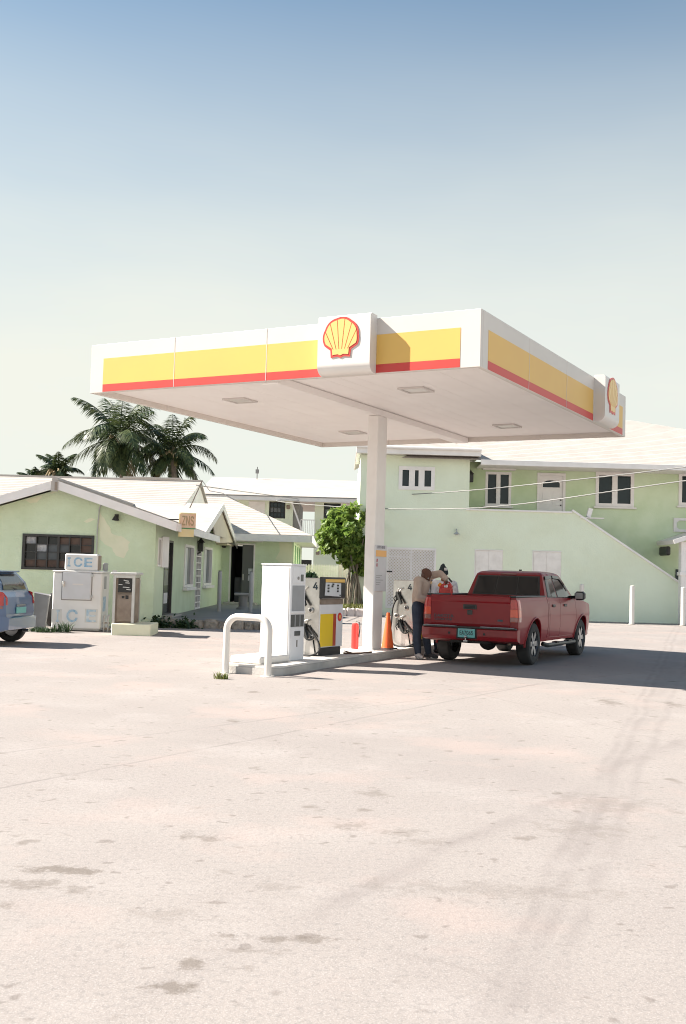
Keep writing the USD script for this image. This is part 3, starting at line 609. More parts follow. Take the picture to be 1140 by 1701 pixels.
# windows
def window(r, y, n, hood=0.0, name="window", frame=.075, pane="pane_dark", depth=.09, sill=True):
    x0, x1, z0, z1 = r; w = (x1 - x0); parts = [box(x0, x1, y - .03, y + depth, z1 - frame, z1), box(x0, x1, y - .03, y + depth, z0, z0 + frame), box(x0, x0 + frame, y - .028, y + depth, z0 + frame, z1 - frame), box(x1 - frame, x1, y - .028, y + depth, z0 + frame, z1 - frame)]
    cell = (w - 2 * frame) / n
    for k in range(1, n): parts.append(box(x0 + frame + k * cell - frame * .8, x0 + frame + k * cell + frame * .8, y - .026, y + depth, z0 + frame, z1 - frame))
    p = A(name, cat(parts), "trim_white")
    for k in range(n):
        A("pane", box(x0 + frame + k * cell, x0 + frame + (k + 1) * cell, y + .05, y + .07, z0 + frame, z1 - frame), pane, parent=p)
    if sill: A("sill", box(x0 - .08, x1 + .08, y - .12, y - .002, z0 - .07, z0 - .003, .01), "trim_white", parent=p)
    if hood: A("hood", box(x0 - hood, x1 + hood, y - .22, y - .002, z1 + .06, z1 + .13, .012), "trim_white", parent=p)
    return p
window(W1, D, 3, frame=.14, sill=False)
window(W2, DB, 2, .14, frame=.10); window(W3, DB, 2, .2, frame=.13); window(W4, DB, 2, .2, frame=.13)
for r in (B1, B2):
    p = A("boarded_window", box(r[0], r[1], D + .01, D + .06, r[2], r[3]), "board_white")
    A("board_trim", cat(box(r[0], r[1], D - .02, D + .008, r[3] - .03, r[3]), box(r[0], r[0] + .03, D - .012, D + .008, r[2], r[3] - .03)), "trim_white", parent=p)
    A("board", box(r[0] + .05, (r[0] + r[1]) / 2 - .004, D - .006, D + .008, r[2], r[3] - .05), "board_white", parent=p)
    A("board", box((r[0] + r[1]) / 2 + .004, r[1] - .02, D - .004, D + .008, r[2], r[3] - .05), "board_white", parent=p)
# panelled door with a fan light
x0, x1, z0, z1 = DR; mid = (x0 + x1) / 2
fr = A("door_frame", cat(box(x0, x0 + .1, DB - .05, DB + .1, z0, z1), box(x1 - .1, x1, DB - .05, DB + .1, z0, z1), box(x0 + .1, x1 - .1, DB - .05, DB + .1, z1 - .1, z1)), "trim_white")
dr = A("door", box(x0 + .102, x1 - .102, DB, DB + .05, z0, z1 - .102), "trim_white")
fan = Polygon([(mid - .33, z1 - .56), (mid + .33, z1 - .56)] + [(mid + .33 * math.cos(a), z1 - .42 + .14 * math.sin(a)) for a in np.linspace(0, math.pi, 13)])
A("fan_light", pxz(fan, DB - .012, DB - .002), "pane_dark", parent=dr)
A("fan_trim", pxz(fan.buffer(.05).difference(fan), DB - .02, DB - .002), "trim_white", parent=dr)
for sx in (-.2, .2): A("door_panel", box(mid + sx - .13, mid + sx + .13, DB - .012, DB - .001, z1 - 1.25, z1 - .68, .008), "trim_white", parent=dr)
for zz in (1.05, 1.25): A("handle", box(x1 - .2, x1 - .155, DB - .05, DB - .001, z1 - zz - .03, z1 - zz + .02, .01), "iron_dark", parent=dr)
# white lattice gate
x0, x1, z0, z1 = LT
lt = A("lattice_gate", cat(box(x0, x1, D - .03, D + .03, z1 - .07, z1), box(x0, x1, D - .03, D + .03, z0, z0 + .07), box(x0, x0 + .07, D - .028, D + .03, z0 + .07, z1 - .07), box(x1 - .07, x1, D - .028, D + .03, z0 + .07, z1 - .07),
      box((x0 + x1) / 2 - .04, (x0 + x1) / 2 + .04, D - .026, D + .03, z0 + .07, z1 - .07), box(x0 + .08, (x0 + x1) / 2 - .05, D - .025, D + .03, z1 - .38, z1 - .33)), "trim_white")
clip = sbox(x0 + .06, z0 + .06, x1 - .06, z1 - .06); sl_, st = [], .115
for k in range(-40, 40):
    for s in (1, -1):
        c = LineString([((x0 + x1) / 2 + k * st - 3, (z0 + z1) / 2 - 3 * s), ((x0 + x1) / 2 + k * st + 3, (z0 + z1) / 2 + 3 * s)]).buffer(.02, cap_style=2).intersection(clip)
        if c.area > 1e-4: sl_.append(pxz(c, D - .012 if s > 0 else D + .001, D - .001 if s > 0 else D + .012))
A("lattice_slat", cat(sl_), "trim_white", parent=lt, kind="stuff")
A("backing", box(x0 + .002, x1 - .002, D + .14, D + .18, z0, z1), "panel_cream", parent=lt)
A("latch", box(x0 + .02, x0 + .22, D - .06, D - .031, (z0 + z1) / 2 + .2, (z0 + z1) / 2 + .25), "iron_dark", parent=lt)
# lamps
def barn_lamp(px, py, Y, add, parent=None):
    c = at(px, py, Y); add("wall_lamp", cat(tube([c + [0, 0, .12], c + [0, -.14, .16], c + [0, -.2, .05]], .018, 8), fix(lathe([(0.03, .06), (.13, -.04), (.12, -.045), (.02, .05)], 16)).apply_translation(c + [0, -.2, 0]), cyl(c[0], c[1] - .2, c[2] - .08, c[2] + .0, .05)), "galvanised", smooth=40)
barn_lamp(758, 886, D, A)
c = np.array([xc + .0, D + .7, bz(783, 795)])
ln = A("lantern", cat(box(xc + .02, xc + .22, D + .6, D + .8, c[2] - .2, c[2] + .12, .02), fix(lathe([(0, .3), (.04, .22), (.15, .12), (0, .12)], 6)).apply_translation([xc + .12, D + .7, c[2]])), "iron_dark")
# plank and bits on the stair wall
c = at(985, 851, D); A("plank", box(fx(963), fx(1003), D - .04, D + .26, zp + .073 - .25, zp + .11 - .25), "trim_white")
A("plank_stub", rot(box(fx(976), fx(983), D + .05, D + .2, zp - .12, zp + .22), .25, [0, 1, 0], (fx(979), D, zp)), "trim_white")
# plaque and porch at the right-hand edge
r = brect(1119, 861, 1165, 884)
A("plaque", pxz(hole(r).difference(Polygon([(r[0] + .12, r[2] + .18), (r[0] + .22, r[2] + .1), (r[1] - .2, r[2] + .1), (r[1] - .2, r[3] - .1), (r[0] + .22, r[3] - .1), (r[0] + .12, r[3] - .18)])), DB - .06, DB - .002), "trim_white")
pr0, pr1 = at(1107, 898, D), at(1190, 872, D)
A("porch_roof", slab([(pr0[0], D - .9, pr0[2]), (pr1[0], D - .9, pr1[2]), (pr1[0], DB - .002, pr1[2]), (pr0[0], DB - .002, pr0[2])], .16), "trim_white")
xp = fx(1129); A("porch_column", cat(box(xp - .16, xp + .16, D - .75, D - .43, .08, pr0[2] - .05, .02), box(xp - .2, xp + .2, D - .79, D - .39, 1.9, 2.02)), "trim_white")
A("porch_bracket", box(fx(1112), fx(1119), D + .3, DB - .002, pr0[2] - .55, pr0[2] - .2, .05), "iron_dark")
A("porch_door", box(bx(1124), bx(1190), DB - .03, DB - .004, .1, 2.15), "pane_dark")
# roofs: pale tiled planes with eaves boards, tiles as rows of courses
def courses(quad_low0, quad_low1, quad_hi1, quad_hi0, n, t, name, mt="roof_pale", add=None):
    a0, a1, b0, b1 = map(np.array, (quad_low0, quad_low1, quad_hi0, quad_hi1)); up_ = np.array([0, 0, 1.0])
    for k in range(n):
        s0, s1 = k / n, (k + 1) / n + .012; s1 = min(s1, 1)
        p = [a0 + (b0 - a0) * s0 + up_ * t * 1.8, a1 + (b1 - a1) * s0 + up_ * t * 1.8, a1 + (b1 - a1) * s1 + up_ * t * .4, a0 + (b0 - a0) * s1 + up_ * t * .4]
        (add or A)(name, slab(p, t), mt)
ez = at(960, 769, D - .35)[2]; YE = D - .35
rx0, rx1 = at(799, 769, YE)[0], xr + .5; RY, RZ = D + 7.0, at(1045, 698, D + 7.0)[2]
pk0, pk1 = at(985, 698, RY)[0], at(1045, 699, RY)[0]; rx2 = at(1330, 790, D + 9)[0]
courses((rx0 - 3, YE, ez), (rx2 + 2, YE, ez), (pk1, RY, RZ), (pk0 - 4, RY, RZ), 36, .006, "roof_course")
A("roof_end", slab([(pk1, RY, RZ), (rx2 + 2, YE, ez), (rx2 + 2, RY + 7, ez)], .05), "roof_pale")
A("roof_rear", slab([(pk0 - 1, RY, RZ), (pk1, RY, RZ), (rx2 + 2, RY + 7, ez), (rx0 + 3, RY + 7, ez)], .05), "roof_pale")
A("eaves_board", box(rx0, rx2 + 2, YE - .03, YE + .02, ez - .17, ez + .03, .006), "trim_white")
A("soffit", box(rx0 + .02, rx2 + 2, YE + .022, DB - .004, ez - .15, ez - .12), "trim_white")
ez1 = at(690, 743, D - .5)[2]; e0, e1 = at(593, 743, D - .5)[0], at(800, 743, D - .5)[0]
A("eaves_board", box(e0, e1, D - .53, D - .48, ez1 - .27, ez1, .006), "trim_white")
A("gutter", tube([(e0, D - .58, ez1 - .03), (e1, D - .58, ez1 - .03)], .055, 8), "trim_white")
A("soffit", box(e0 + .02, e1 - .005, D - .478, D + 4, ez1 - .25, ez1 - .22), "trim_white")
A("eaves_board", box(e1 - .05, e1, D - .478, D + 5, ez1 - .27, ez1, .006), "trim_white")
courses((e0, D - .5, ez1), (e1, D - .5, ez1), (e1 - 3, D + 5, ez1 + 1.35), (e0 + 3, D + 5, ez1 + 1.35), 20, .006, "roof_course")
A("roof_end", slab([(e1, D - .5, ez1 + .02), (e1, D + 9, ez1), (e1 - 3, D + 5, ez1 + 1.38)], .04), "roof_pale")
A("roof_end", slab([(e0, D - .5, ez1 + .02), (e0, D + 9, ez1), (e0 + 3, D + 5, ez1 + 1.38)], .04), "roof_pale")
# apron of pavement along the wall
bol = []
for i, (px, py, lab) in enumerate(((966, 1033, "white round bollard just right of the red truck's hood"), (1050, 1038, "white round bollard midway along the green wall, by itself"), (1135, 1040, "white round bollard at the right edge of the picture"))):
    g = onz(px, py, .07)
    if i == 0:
        bo = Thing("wall_bollard", lab, "bollard", (g[0], g[1], .06), 0, "bollards along the green wall")
        bo.add("post", lathe([(0, 0), (.085, 0), (.085, 1.36), (.075, 1.40), (0, 1.42)], 18), "white_paint", smooth=40); bo.add("collar", cyl(0, 0, 0, .05, .12, 18), "concrete")
    else: copy_of(bo, lab, "bollard", (g[0], g[1], .06), 0, "bollards along the green wall")

# ------------------------------------------------------------------ left lime green shop
LY = 28.4; SX = at(256, 960, LY)[0]
sh = Thing("lime_shop", "low lime green shop with gabled front, peeling paint and pale roofs", "shop", (SX, LY, .08))
def B(name, m, mt, parent=None, **k): return sh.add(name, m, mt, parent, world=True, **k)
YR = LY - .35
rp = at(92, 798, YR); re = at(294, 869, YR); rl = at(-60, 856, YR); gs = (rp[2] - re[2]) / (re[0] - rp[0]); lx = rp[0] - (re[0] - rp[0])
FT = .20
gable = [(SX, 0), (SX, rp[2] - FT - gs * (SX - rp[0])), (rp[0], rp[2] - FT), (2 * rp[0] - SX, rp[2] - FT - gs * (SX - rp[0])), (2 * rp[0] - SX, 0)]
wr = (at(38, 890, LY)[0], at(157, 890, LY)[0], at(97, 947, LY)[2], at(97, 888, LY)[2])
B("gable_wall", pxz(Polygon(gable).difference(hole(wr)), LY, LY + .2), "lime_wall")
def ly(px): return atx(px, 950, SX)[1]
def lz(px, py): return atx(px, py, SX)[2]
FZ = .28                                  # raised walk
def srect(px0, px1, pyt, pyb): a, b = ly(px0), ly(px1); m_ = (px0 + px1) / 2; return (a, b, lz(m_, pyb), lz(m_, pyt))
sdoor = (ly(272), ly(286.5), FZ + .02, lz(279, 897)); sw1 = srect(305, 320, 905, 975); sw2 = srect(337.5, 350.5, 909, 972); sgate = srect(325, 333.5, 913, 1011); ssl = srect(261, 266, 893, 941)
yend = ly(357.5); zeave = rp[2] - FT - gs * (SX - rp[0])
sidep = Polygon([(LY + .2, 0), (yend, 0), (yend, zeave + .9), (LY + 11.2, zeave + 1.05), (LY + 7.5, zeave), (LY + .2, zeave)]).difference(unary_union([hole(r) for r in (sdoor, sw1, sw2, sgate, ssl)]))
B("side_wall", pyz(sidep, SX - .2, SX), "lime_wall")
B("rear_wall", box(SX - .2, SX - .002, yend + .002, yend + 6, 0, 2.9), "lime_wall")
B("interior", box(2 * rp[0] - SX + .3, SX - .6, LY + .5, LY + 9, .1, zeave - .1), "interior_dark")
# peeling patches: bare earlier coat with ragged outlines
def patch(pts, seed, Y=LY):
    v = np.array([at(a, b, Y)[[0, 2]] for a, b in pts]); ring = []
    for i in range(len(v)):
        a, b = v[i], v[(i + 1) % len(v)]; n = max(2, int(np.linalg.norm(b - a) / .06))
        for k in range(n): ring.append(a + (b - a) * k / n)
    ring = np.array(ring); ring += (np.stack([meshkit.noise(np.c_[ring * 7, ring[:, :1] * 0], seed), meshkit.noise(np.c_[ring * 7, ring[:, :1] * 0], seed + 9)], 1) - .5) * .10
    return Polygon(ring).buffer(0)
gp = Polygon(gable)
for k, pts in enumerate([[(164, 852), (172, 858), (184, 882), (203, 890), (214, 898), (213, 915), (205, 926), (195, 922), (186, 910), (176, 905), (168, 898), (163, 880)],
                         [(33, 828), (60, 820), (80, 812), (92, 810), (104, 814), (88, 820), (72, 822), (62, 836), (52, 834), (40, 832)],
                         [(138, 866), (148, 862), (158, 864), (152, 869), (142, 870)]]):
    g = patch(pts, k).intersection(gp.buffer(-.03))
    B("bare_patch", pxz(g, LY - .004, LY - .0005), "paint_patch", label="pale bare patch of earlier paint")
# barred shop window of many panes
x0, x1, z0, z1 = wr
bw_ = B("barred_window", cat(box(x0, x1, LY - .03, LY + .12, z1 - .06, z1), box(x0, x1, LY - .03, LY + .12, z0, z0 + .06), box(x0, x0 + .07, LY - .028, LY + .12, z0 + .06, z1 - .06), box(x1 - .06, x1, LY - .028, LY + .12, z0 + .06, z1 - .06)), "iron_dark", label="dark barred window with mixed panes")
nx, nz = 6, 4; cw, ch = (x1 - x0 - .13) / nx, (z1 - z0 - .12) / nz
tone = ["sticker_white", "pane_black", "pane_black", "pane_brown", "pane_brown", "pane_brown", "pane_black", "sticker_white", "pane_grey", "pane_grey", "pane_black", "pane_brown", "pane_black", "pane_grey", "pane_grey", "pane_black", "pane_brown", "pane_black", "pane_brown", "pane_brown", "pane_brown", "pane_brown", "pane_black", "pane_grey"]
for j in range(nz):
    for i in range(nx):
        xa, zb = x0 + .07 + i * cw, z1 - .06 - j * ch
        B("pane", box(xa + .012, xa + cw - .012, LY + .05 + .02 * rnd.random(), LY + .085, zb - ch + .012, zb - .012), tone[j * nx + i], parent=bw_)
for i in range(1, nx): B("bar", box(x0 + .07 + i * cw - (.03 if i == 3 else .014), x0 + .07 + i * cw + (.03 if i == 3 else .014), LY - .012, LY + .03, z0 + .06, z1 - .06), "iron_dark", parent=bw_)
for j in range(1, nz): B("bar", box(x0 + .07, x1 - .06, LY + .001, LY + .026, z1 - .06 - j * ch - .012, z1 - .06 - j * ch + .012), "iron_dark", parent=bw_)
# conduit and lamp
c0, c1 = at(166, 840, LY), at(161, 925, LY)
B("conduit", tube([c0 + [.05, -.02, .05], c0 + [0, -.03, -.06], (c0 + c1) / 2 + [-.02, -.03, 0], c1 + [0, -.03, 0], c1 + [0, -.03, -.6]], .016, 6), "pole_grey", smooth=True)
c = at(194, 862, LY)
B("wall_lamp", cat(box(c[0] - .05, c[0] + .05, LY - .04, LY - .002, c[2] - .05, c[2] + .12), fix(lathe([(.03, .08), (.10, -.04), (.0, -.045)], 14)).apply_translation([c[0], LY - .14, c[2]]), tube([(c[0], LY - .02, c[2] + .1), (c[0], LY - .12, c[2] + .1), (c[0], LY - .14, c[2] + .05)], .012, 6)), "iron_dark")
# side openings
def yframe(r, fw, mt, name, dx=.03, label=None):
    y0, y1, z0, z1 = r; X0, X1 = SX - .1, SX + dx
    return B(name, cat(box(X0, X1, y0, y1, z1 - fw, z1), box(X0, X1, y0, y1, z0, z0 + fw), box(X0, X1 - .002, y0, y0 + fw * 1.6, z0 + fw, z1 - fw), box(X0, X1 - .002, y1 - fw * 1.6, y1, z0 + fw, z1 - fw)), mt, label=label)
for r in (sw1, sw2):
    p = yframe(r, .08, "trim_white", "side_window", .04); B("pane", box(SX - .08, SX - .06, r[0], r[1], r[2], r[3]), "pane_grey", parent=p)
    B("curtain", box(SX - .05, SX - .035, r[0] + .14, (r[0] + r[1]) / 2, r[2] + .09, r[3] - .09), "notice_grey", parent=p)
    B("sill", box(SX + .002, SX + .14, r[0] - .1, r[1] + .1, r[2] - .1, r[2] - .005, .01), "trim_white", parent=p)
p = yframe(ssl, .05, "trim_white", "slit_window", .02); B("pane", box(SX - .08, SX - .06, *ssl[:2], *ssl[2:]), "pane_black", parent=p)
B("shutter", rot(box(SX + .005, SX + .045, ssl[1], ssl[1] + .55, ssl[2] - .02, ssl[3] + .05, .006), -.16, [0, 0, 1], (SX, ssl[1], 0)), "trim_white", parent=p)
p = yframe(sdoor, .06, "iron_dark", "shop_door", .01); B("door_leaf", box(SX - .09, SX - .05, sdoor[0] + .1, sdoor[1] - .1, sdoor[2] + .06, sdoor[3] - .06), "pane_black", parent=p)
zz = sdoor[3] - sdoor[2]
for a, b, mt in ((.80, .94, "poster_red"), (.62, .78, "pane_grey"), (.16, .30, "notice_grey"), (.40, .60, "cabinet_dark")): B("poster", box(SX - .048, SX - .042, sdoor[0] + .2, sdoor[1] - .5, sdoor[2] + zz * a, sdoor[2] + zz * b), mt, parent=p)
B("threshold", box(SX + .002, SX + .3, sdoor[0] - .1, sdoor[1] + .1, FZ - .05, FZ + .05, .01), "concrete", parent=p)
p = yframe(sgate, .05, "trim_white", "iron_gate", .02); B("backing", box(SX - .12, SX - .09, *sgate[:2], *sgate[2:]), "interior_dark", parent=p)
for k in range(1, 9): z_ = sgate[2] + (sgate[3] - sgate[2]) * k / 9; B("rail", box(SX - .03, SX + .01, sgate[0] + .05, sgate[1] - .05, z_ - .018, z_ + .018), "trim_white", parent=p)
for k in range(1, 4): y_ = sgate[0] + (sgate[1] - sgate[0]) * k / 4; B("rod", box(SX - .045, SX - .031, y_ - .02, y_ + .02, sgate[2] + .05, sgate[3] - .05), "trim_white", parent=p)
cz = atx(328, 905, SX); B("carriage_lamp", cat(box(SX + .03, SX + .2, cz[1] - .1, cz[1] + .1, cz[2] - .22, cz[2] + .08, .02), fix(lathe([(0, .28), (.03, .2), (.14, .08), (0, .08)], 8)).apply_translation([SX + .115, cz[1], cz[2]]), bar((SX, cz[1], cz[2] - .3), (SX + .12, cz[1], cz[2] - .24), .05, .05)), "iron_dark")
# roofs
def BR(q, t=.06, name="roof_slope", mt="roof_pale"): return B(name, slab(q, t), mt)
yb = LY + 12.5
courses((re[0], YR, re[2]), (re[0], yb - 1, re[2]), (rp[0], yb, rp[2]), (rp[0], YR, rp[2]), 14, .008, "roof_course", add=B)
BR([(rp[0], YR, rp[2]), (lx, YR, re[2]), (lx, yb, re[2]), (rp[0], yb, rp[2])])
for xe in (re[0], lx):
    a, b = np.array([rp[0], YR - .022, rp[2] - .10]), np.array([xe, YR - .022, re[2] - .10])
    B("barge_board", trimesh.convex.convex_hull(np.array([p_ + [0, dy, dz] for p_ in (a, b) for dy in (-.02, .02) for dz in (-.11, .11)])), "trim_white")
B("ridge_cap", cat(tube([(rp[0], YR - .05, rp[2] + .02), (rp[0], yb, rp[2] + .02)], .08, 8), box(rp[0] - .09, rp[0] + .09, YR - .06, YR - .043, rp[2] - .28, rp[2] - .02)), "roof_pale")
B("finial_stain", box(rp[0] + .005, rp[0] + .07, YR - .066, YR - .061, rp[2] - .25, rp[2] - .04), "rust_metal")
B("eaves_board", box(re[0] - .01, re[0] + .02, YR + .0, yb - 3, re[2] - .2, re[2] + .0), "trim_white")
# main roof block behind, ridge across the picture
MR = 43.0; mz = at(200, 796.5, MR)[2]; mx1 = at(372, 800, MR)[0]; me_y, me_z = LY + 6.8, re[2] + .15
ME = SX - .75
courses((-26, me_y, me_z), (ME, me_y, me_z), (ME, MR, mz), (-26, MR, mz), 24, .008, "main_roof_course", add=B)
BR([(-26, MR, mz), (ME, MR, mz), (ME, MR + 7, me_z), (-26, MR + 7, me_z)], name="main_roof")
B("end_wall", pyz([(me_y, me_z - .06), (MR, mz - .05), (MR + 7, me_z - .06)], ME - .2, ME - .1), "trim_white")
B("ridge_cap", box(-20, ME, MR - .1, MR + .1, mz - .03, mz + .06), "roof_pale")
B("ridge_cap", box(at(205, 796, MR)[0], at(300, 796, MR)[0], MR - .12, MR + .12, mz + .061, mz + .12), "roof_pale")
# cross gable over the walk
GX = SX + .42
def gyz(px, py): return atx(px, py, GX)[1:]
g0, gp_, g1 = gyz(334, 884), gyz(365, 837), gyz(389, 903)
back = -9.0
for q in (g0, g1):
    BR([(GX + .1, gp_[0], gp_[1]), (GX + .1, q[0], q[1]), (back, q[0], q[1]), (back, gp_[0], gp_[1])], .07, "gable_roof")
    a, b = np.array([GX + .13, gp_[0], gp_[1] - .1]), np.array([GX + .13, q[0], q[1] - .1])
    B("barge_board", trimesh.convex.convex_hull(np.array([p_ + [dx, 0, dz] for p_ in (a, b) for dx in (-.02, .02) for dz in (-.11, .12)])), "trim_white")
B("gable_panel", pyz([gyz(349, 861), gyz(365, 841), gyz(387.5, 901), gyz(357, 902)], GX + .02, GX + .06), "panel_cream")
B("porch_ceiling", box(SX - .0, GX, yend + .05, g1[0] - .1, g1[1] - .12, g1[1] - .06), "panel_cream")
# projecting shop sign
c = atx(312, 873, SX + .75); sgn = Thing("shop_sign", "worn yellow and orange projecting sign at the shop's eave", "sign", c, .22)
hw, hh = 13 * c[1] / FPX, 19 * c[1] / FPX
sgn.add("upper_panel", box(-hw, hw, -.03, .03, -.2 * hh, hh), "sign_orange"); sgn.add("lower_panel", box(-hw, hw * .8, -.03, .03, -hh, -.32 * hh), "sign_yellow"); sgn.add("green_stripe", box(-hw, hw, -.028, .028, -.31 * hh, -.21 * hh), "sign_green")
sgn.add("edge_frame", cat(box(-hw - .03, -hw - .001, -.04, .04, -hh, hh), box(-hw, hw, -.04, .04, hh + .001, hh + .03)), "sign_yellow")
sgn.add("lettering", text_at("ZNS", .8 * hh, FRONT, (0, -.031, .42 * hh), width=1.5 * hw), "sign_letter"); sgn.add("bracket", bar((-hw, 0, .5 * hh), (-hw - .5, .1, .45 * hh), .03, .03), "iron_dark")
# roof aerial
c = at(321, 829, 36); aer = Thing("roof_aerial", "thin leaning aerial pole on the shop roof", "aerial", c)
aer.add("pole", bar((-.1, 0, -.3), (.28, 0, .62), .03, .03), "rust_metal"); aer.add("cable", tube([(.28, 0, .6), (.5, .2, .3), (.9, .4, .25), (1.4, .8, .0)], .014, 5), "pole_grey")

# raised walk with a rubble edge
wk = Thing("raised_walk", "raised grey concrete walk with rubble edge beside the lime shop", "walkway", (SX, 29, 0), kind="structure")
wy = 28.75; wx1 = at(462, 1040, wy)[0]
wk.add("walk_top", pxy([(SX + .0, wy + .1), (wx1, wy + .1), (wx1 + .3, 46), (SX - 1, 46), (SX - 1, 42.5), (SX + .002, 42.5)], -.05, FZ), "walk_grey", world=True)
k, x = 0, SX + .05
while x < wx1 - .1:
    w_ = rnd.uniform(.16, .42); h_ = FZ + rnd.uniform(-.05, .03)
    b = box(x, x + w_ - .02, wy - rnd.uniform(.02, .12), wy + .095, -.02, h_, .05); b = b.subdivide().subdivide()
    b.vertices += (nrs.random(b.vertices.shape) - .5) * .03; wk.add("edge_stone", b, "rubble", world=True, smooth=False); x += w_
# ------------------------------------------------------------------ hip-roofed annex with an open doorway
AY = 44.2; an = Thing("green_annex", "green single storey annex with open dark doorway and pale hip roof", "building", (at(430, 960, AY)[0], AY, .1))
def N_(name, m, mt, parent=None, **k): return an.add(name, m, mt, parent, world=True, **k)
ax0, ax1 = at(352, 950, AY)[0], at(487, 950, AY)[0]; aez = at(450, 893, AY - .5)[2]
dr_ = (at(383, 950, AY)[0], at(420.5, 950, AY)[0], FZ + .05, at(400, 905, AY)[2])
N_("front_wall", pxz(Polygon([(ax0, 0), (ax1, 0), (ax1, aez), (ax0, aez)]).difference(hole(dr_)), AY, AY + .2), "lime_wall")
N_("side_wall", box(ax1 - .2, ax1 - .001, AY + .201, AY + 9, 0, aez), "lime_wall")
for k in range(3): N_("slit_window", box(ax1 - .05, ax1 + .02, AY + 1.2 + k * 2.2, AY + 2.0 + k * 2.2, 1.2, aez - .25), "sign_green")
pt_ = Polygon([at(a, b, AY)[[0, 2]] for a, b in ((463, 893), (486, 893), (486, 995), (470, 990), (460, 960), (466, 935), (458, 928), (465, 915))]); N_("pale_patch", pxz(pt_, AY - .004, AY - .0005), "paint_patch")
x0, x1, z0, z1 = dr_
fr = N_("door_frame", cat(box(x0 - .06, x0, AY - .03, AY + .1, z0, z1 + .06), box(x1, x1 + .06, AY - .03, AY + .1, z0, z1 + .06), box(x0, x1, AY - .03, AY + .1, z1, z1 + .06)), "trim_white")
N_("dark_room", cat(box(x0, x1, AY + 2.2, AY + 2.3, z0, z1), box(x0 - .05, x0, AY + .2, AY + 2.2, z0, z1), box(x1, x1 + .05, AY + .2, AY + 2.2, z0, z1)), "interior_dark")
lf = N_("door_leaf", box((x0 + x1) / 2, x1, AY + .06, AY + .1, z0, z1), "cabinet_dark", label="dark glazed door leaf with white notices")
for zz in (1.15, .88): N_("notice", box((x0 + x1) / 2 + .25, (x0 + x1) / 2 + .45, AY + .05, AY + .058, z0 + zz, z0 + zz + .22), "sticker_white", parent=lf)
N_("handle", box((x0 + x1) / 2 + .04, (x0 + x1) / 2 + .07, AY + .02, AY + .058, z0 + .9, z0 + 1.15), "steel_light", parent=lf)
N_("shelf_unit", box(x0 + .1, x0 + .45, AY + .8, AY + 1.4, z0, z0 + 1.0), "pane_grey")
N_("door_hood", box(x0 - .15, x1 + .35, AY - .25, AY - .002, z1 + .12, z1 + .18), "trim_white"); N_("step", box(x0 - .2, x1 + .2, AY - .7, AY - .002, FZ - .02, FZ + .08, .02), "concrete")
N_("wall_lamp", box(at(373, 906, AY)[0] - .08, at(373, 906, AY)[0] + .08, AY - .16, AY - .002, at(373, 906, AY)[2] - .1, at(373, 906, AY)[2] + .06, .03), "iron_dark")
e0, e1 = at(372, 890, AY - .55), at(518, 896, AY - .55); pk = at(377, 826, AY + 4.5)
def hip(q): N_("roof_slope", slab(q, .05), "roof_pale")
zE = (e0[2] + e1[2]) / 2 + .12
courses((e0[0] - 2, AY - .55, zE), (e1[0], AY - .55, zE), (pk[0], AY + 4.5, pk[2]), (pk[0] - 4, AY + 4.5, pk[2]), 16, .008, 'roof_course', add=N_); hip([(e1[0], AY - .55, zE), (e1[0], AY + 9.6, zE), (pk[0], AY + 4.5, pk[2])]); hip([(e1[0], AY + 9.6, zE), (e0[0] - 2, AY + 9.6, zE), (pk[0] - 4, AY + 4.5, pk[2]), (pk[0], AY + 4.5, pk[2])])
N_("eaves_board", box(e0[0] - 1, e1[0] + .02, AY - .6, AY - .56, zE - .27, zE + .0), "trim_white"); N_("eaves_board", box(e1[0] - .02, e1[0] + .02, AY - .558, AY + 9.6, zE - .27, zE + .0), "trim_white"); N_("soffit", box(e0[0] - 1, e1[0] - .03, AY - .55, AY + 9, zE - .25, zE - .22), "trim_white")

# ------------------------------------------------------------------ two storey block behind
KY = 62.0; ab = Thing("rear_block", "pale green two storey block with long roof and gallery behind the annex", "building", (at(490, 950, KY)[0], KY, .1))
def K(name, m, mt, parent=None, **k): return ab.add(name, m, mt, parent, world=True, **k)
def kx(px): return at(px, 850, KY)[0]
def kz(px, py): return at(px, py, KY)[2]
kzt = kz(490, 833); fl = kz(510, 893)
kw1 = (kx(447), kx(474), kz(460, 861), kz(460, 833)); kw2 = (kx(538), kx(566), kz(550, 862), kz(550, 836))
K("left_wall", pxz(Polygon([(kx(340), 0), (kx(487), 0), (kx(487), kzt), (kx(340), kzt)]).difference(hole(kw1)), KY, KY + .25), "mint_wall")
K("right_wall", pxz(Polygon([(kx(523), 0), (kx(620), 0), (kx(620), kzt), (kx(523), kzt)]).difference(hole(kw2)), KY, KY + .25), "mint_wall")
K("end_wall", box(kx(487), kx(497), KY + .1, KY + 6, 0, kzt), "walk_grey")
K("gallery_floor", box(kx(487), kx(523), KY - .3, KY + 5, fl - .2, fl), "trim_white")
K("white_panel", box(kx(413), kx(440), KY - .03, KY - .002, kz(430, 870), kz(430, 833)), "trim_white"); K("white_panel", box(kx(566), kx(598), KY - .03, KY - .002, kz(580, 870), kz(580, 836)), "trim_white")
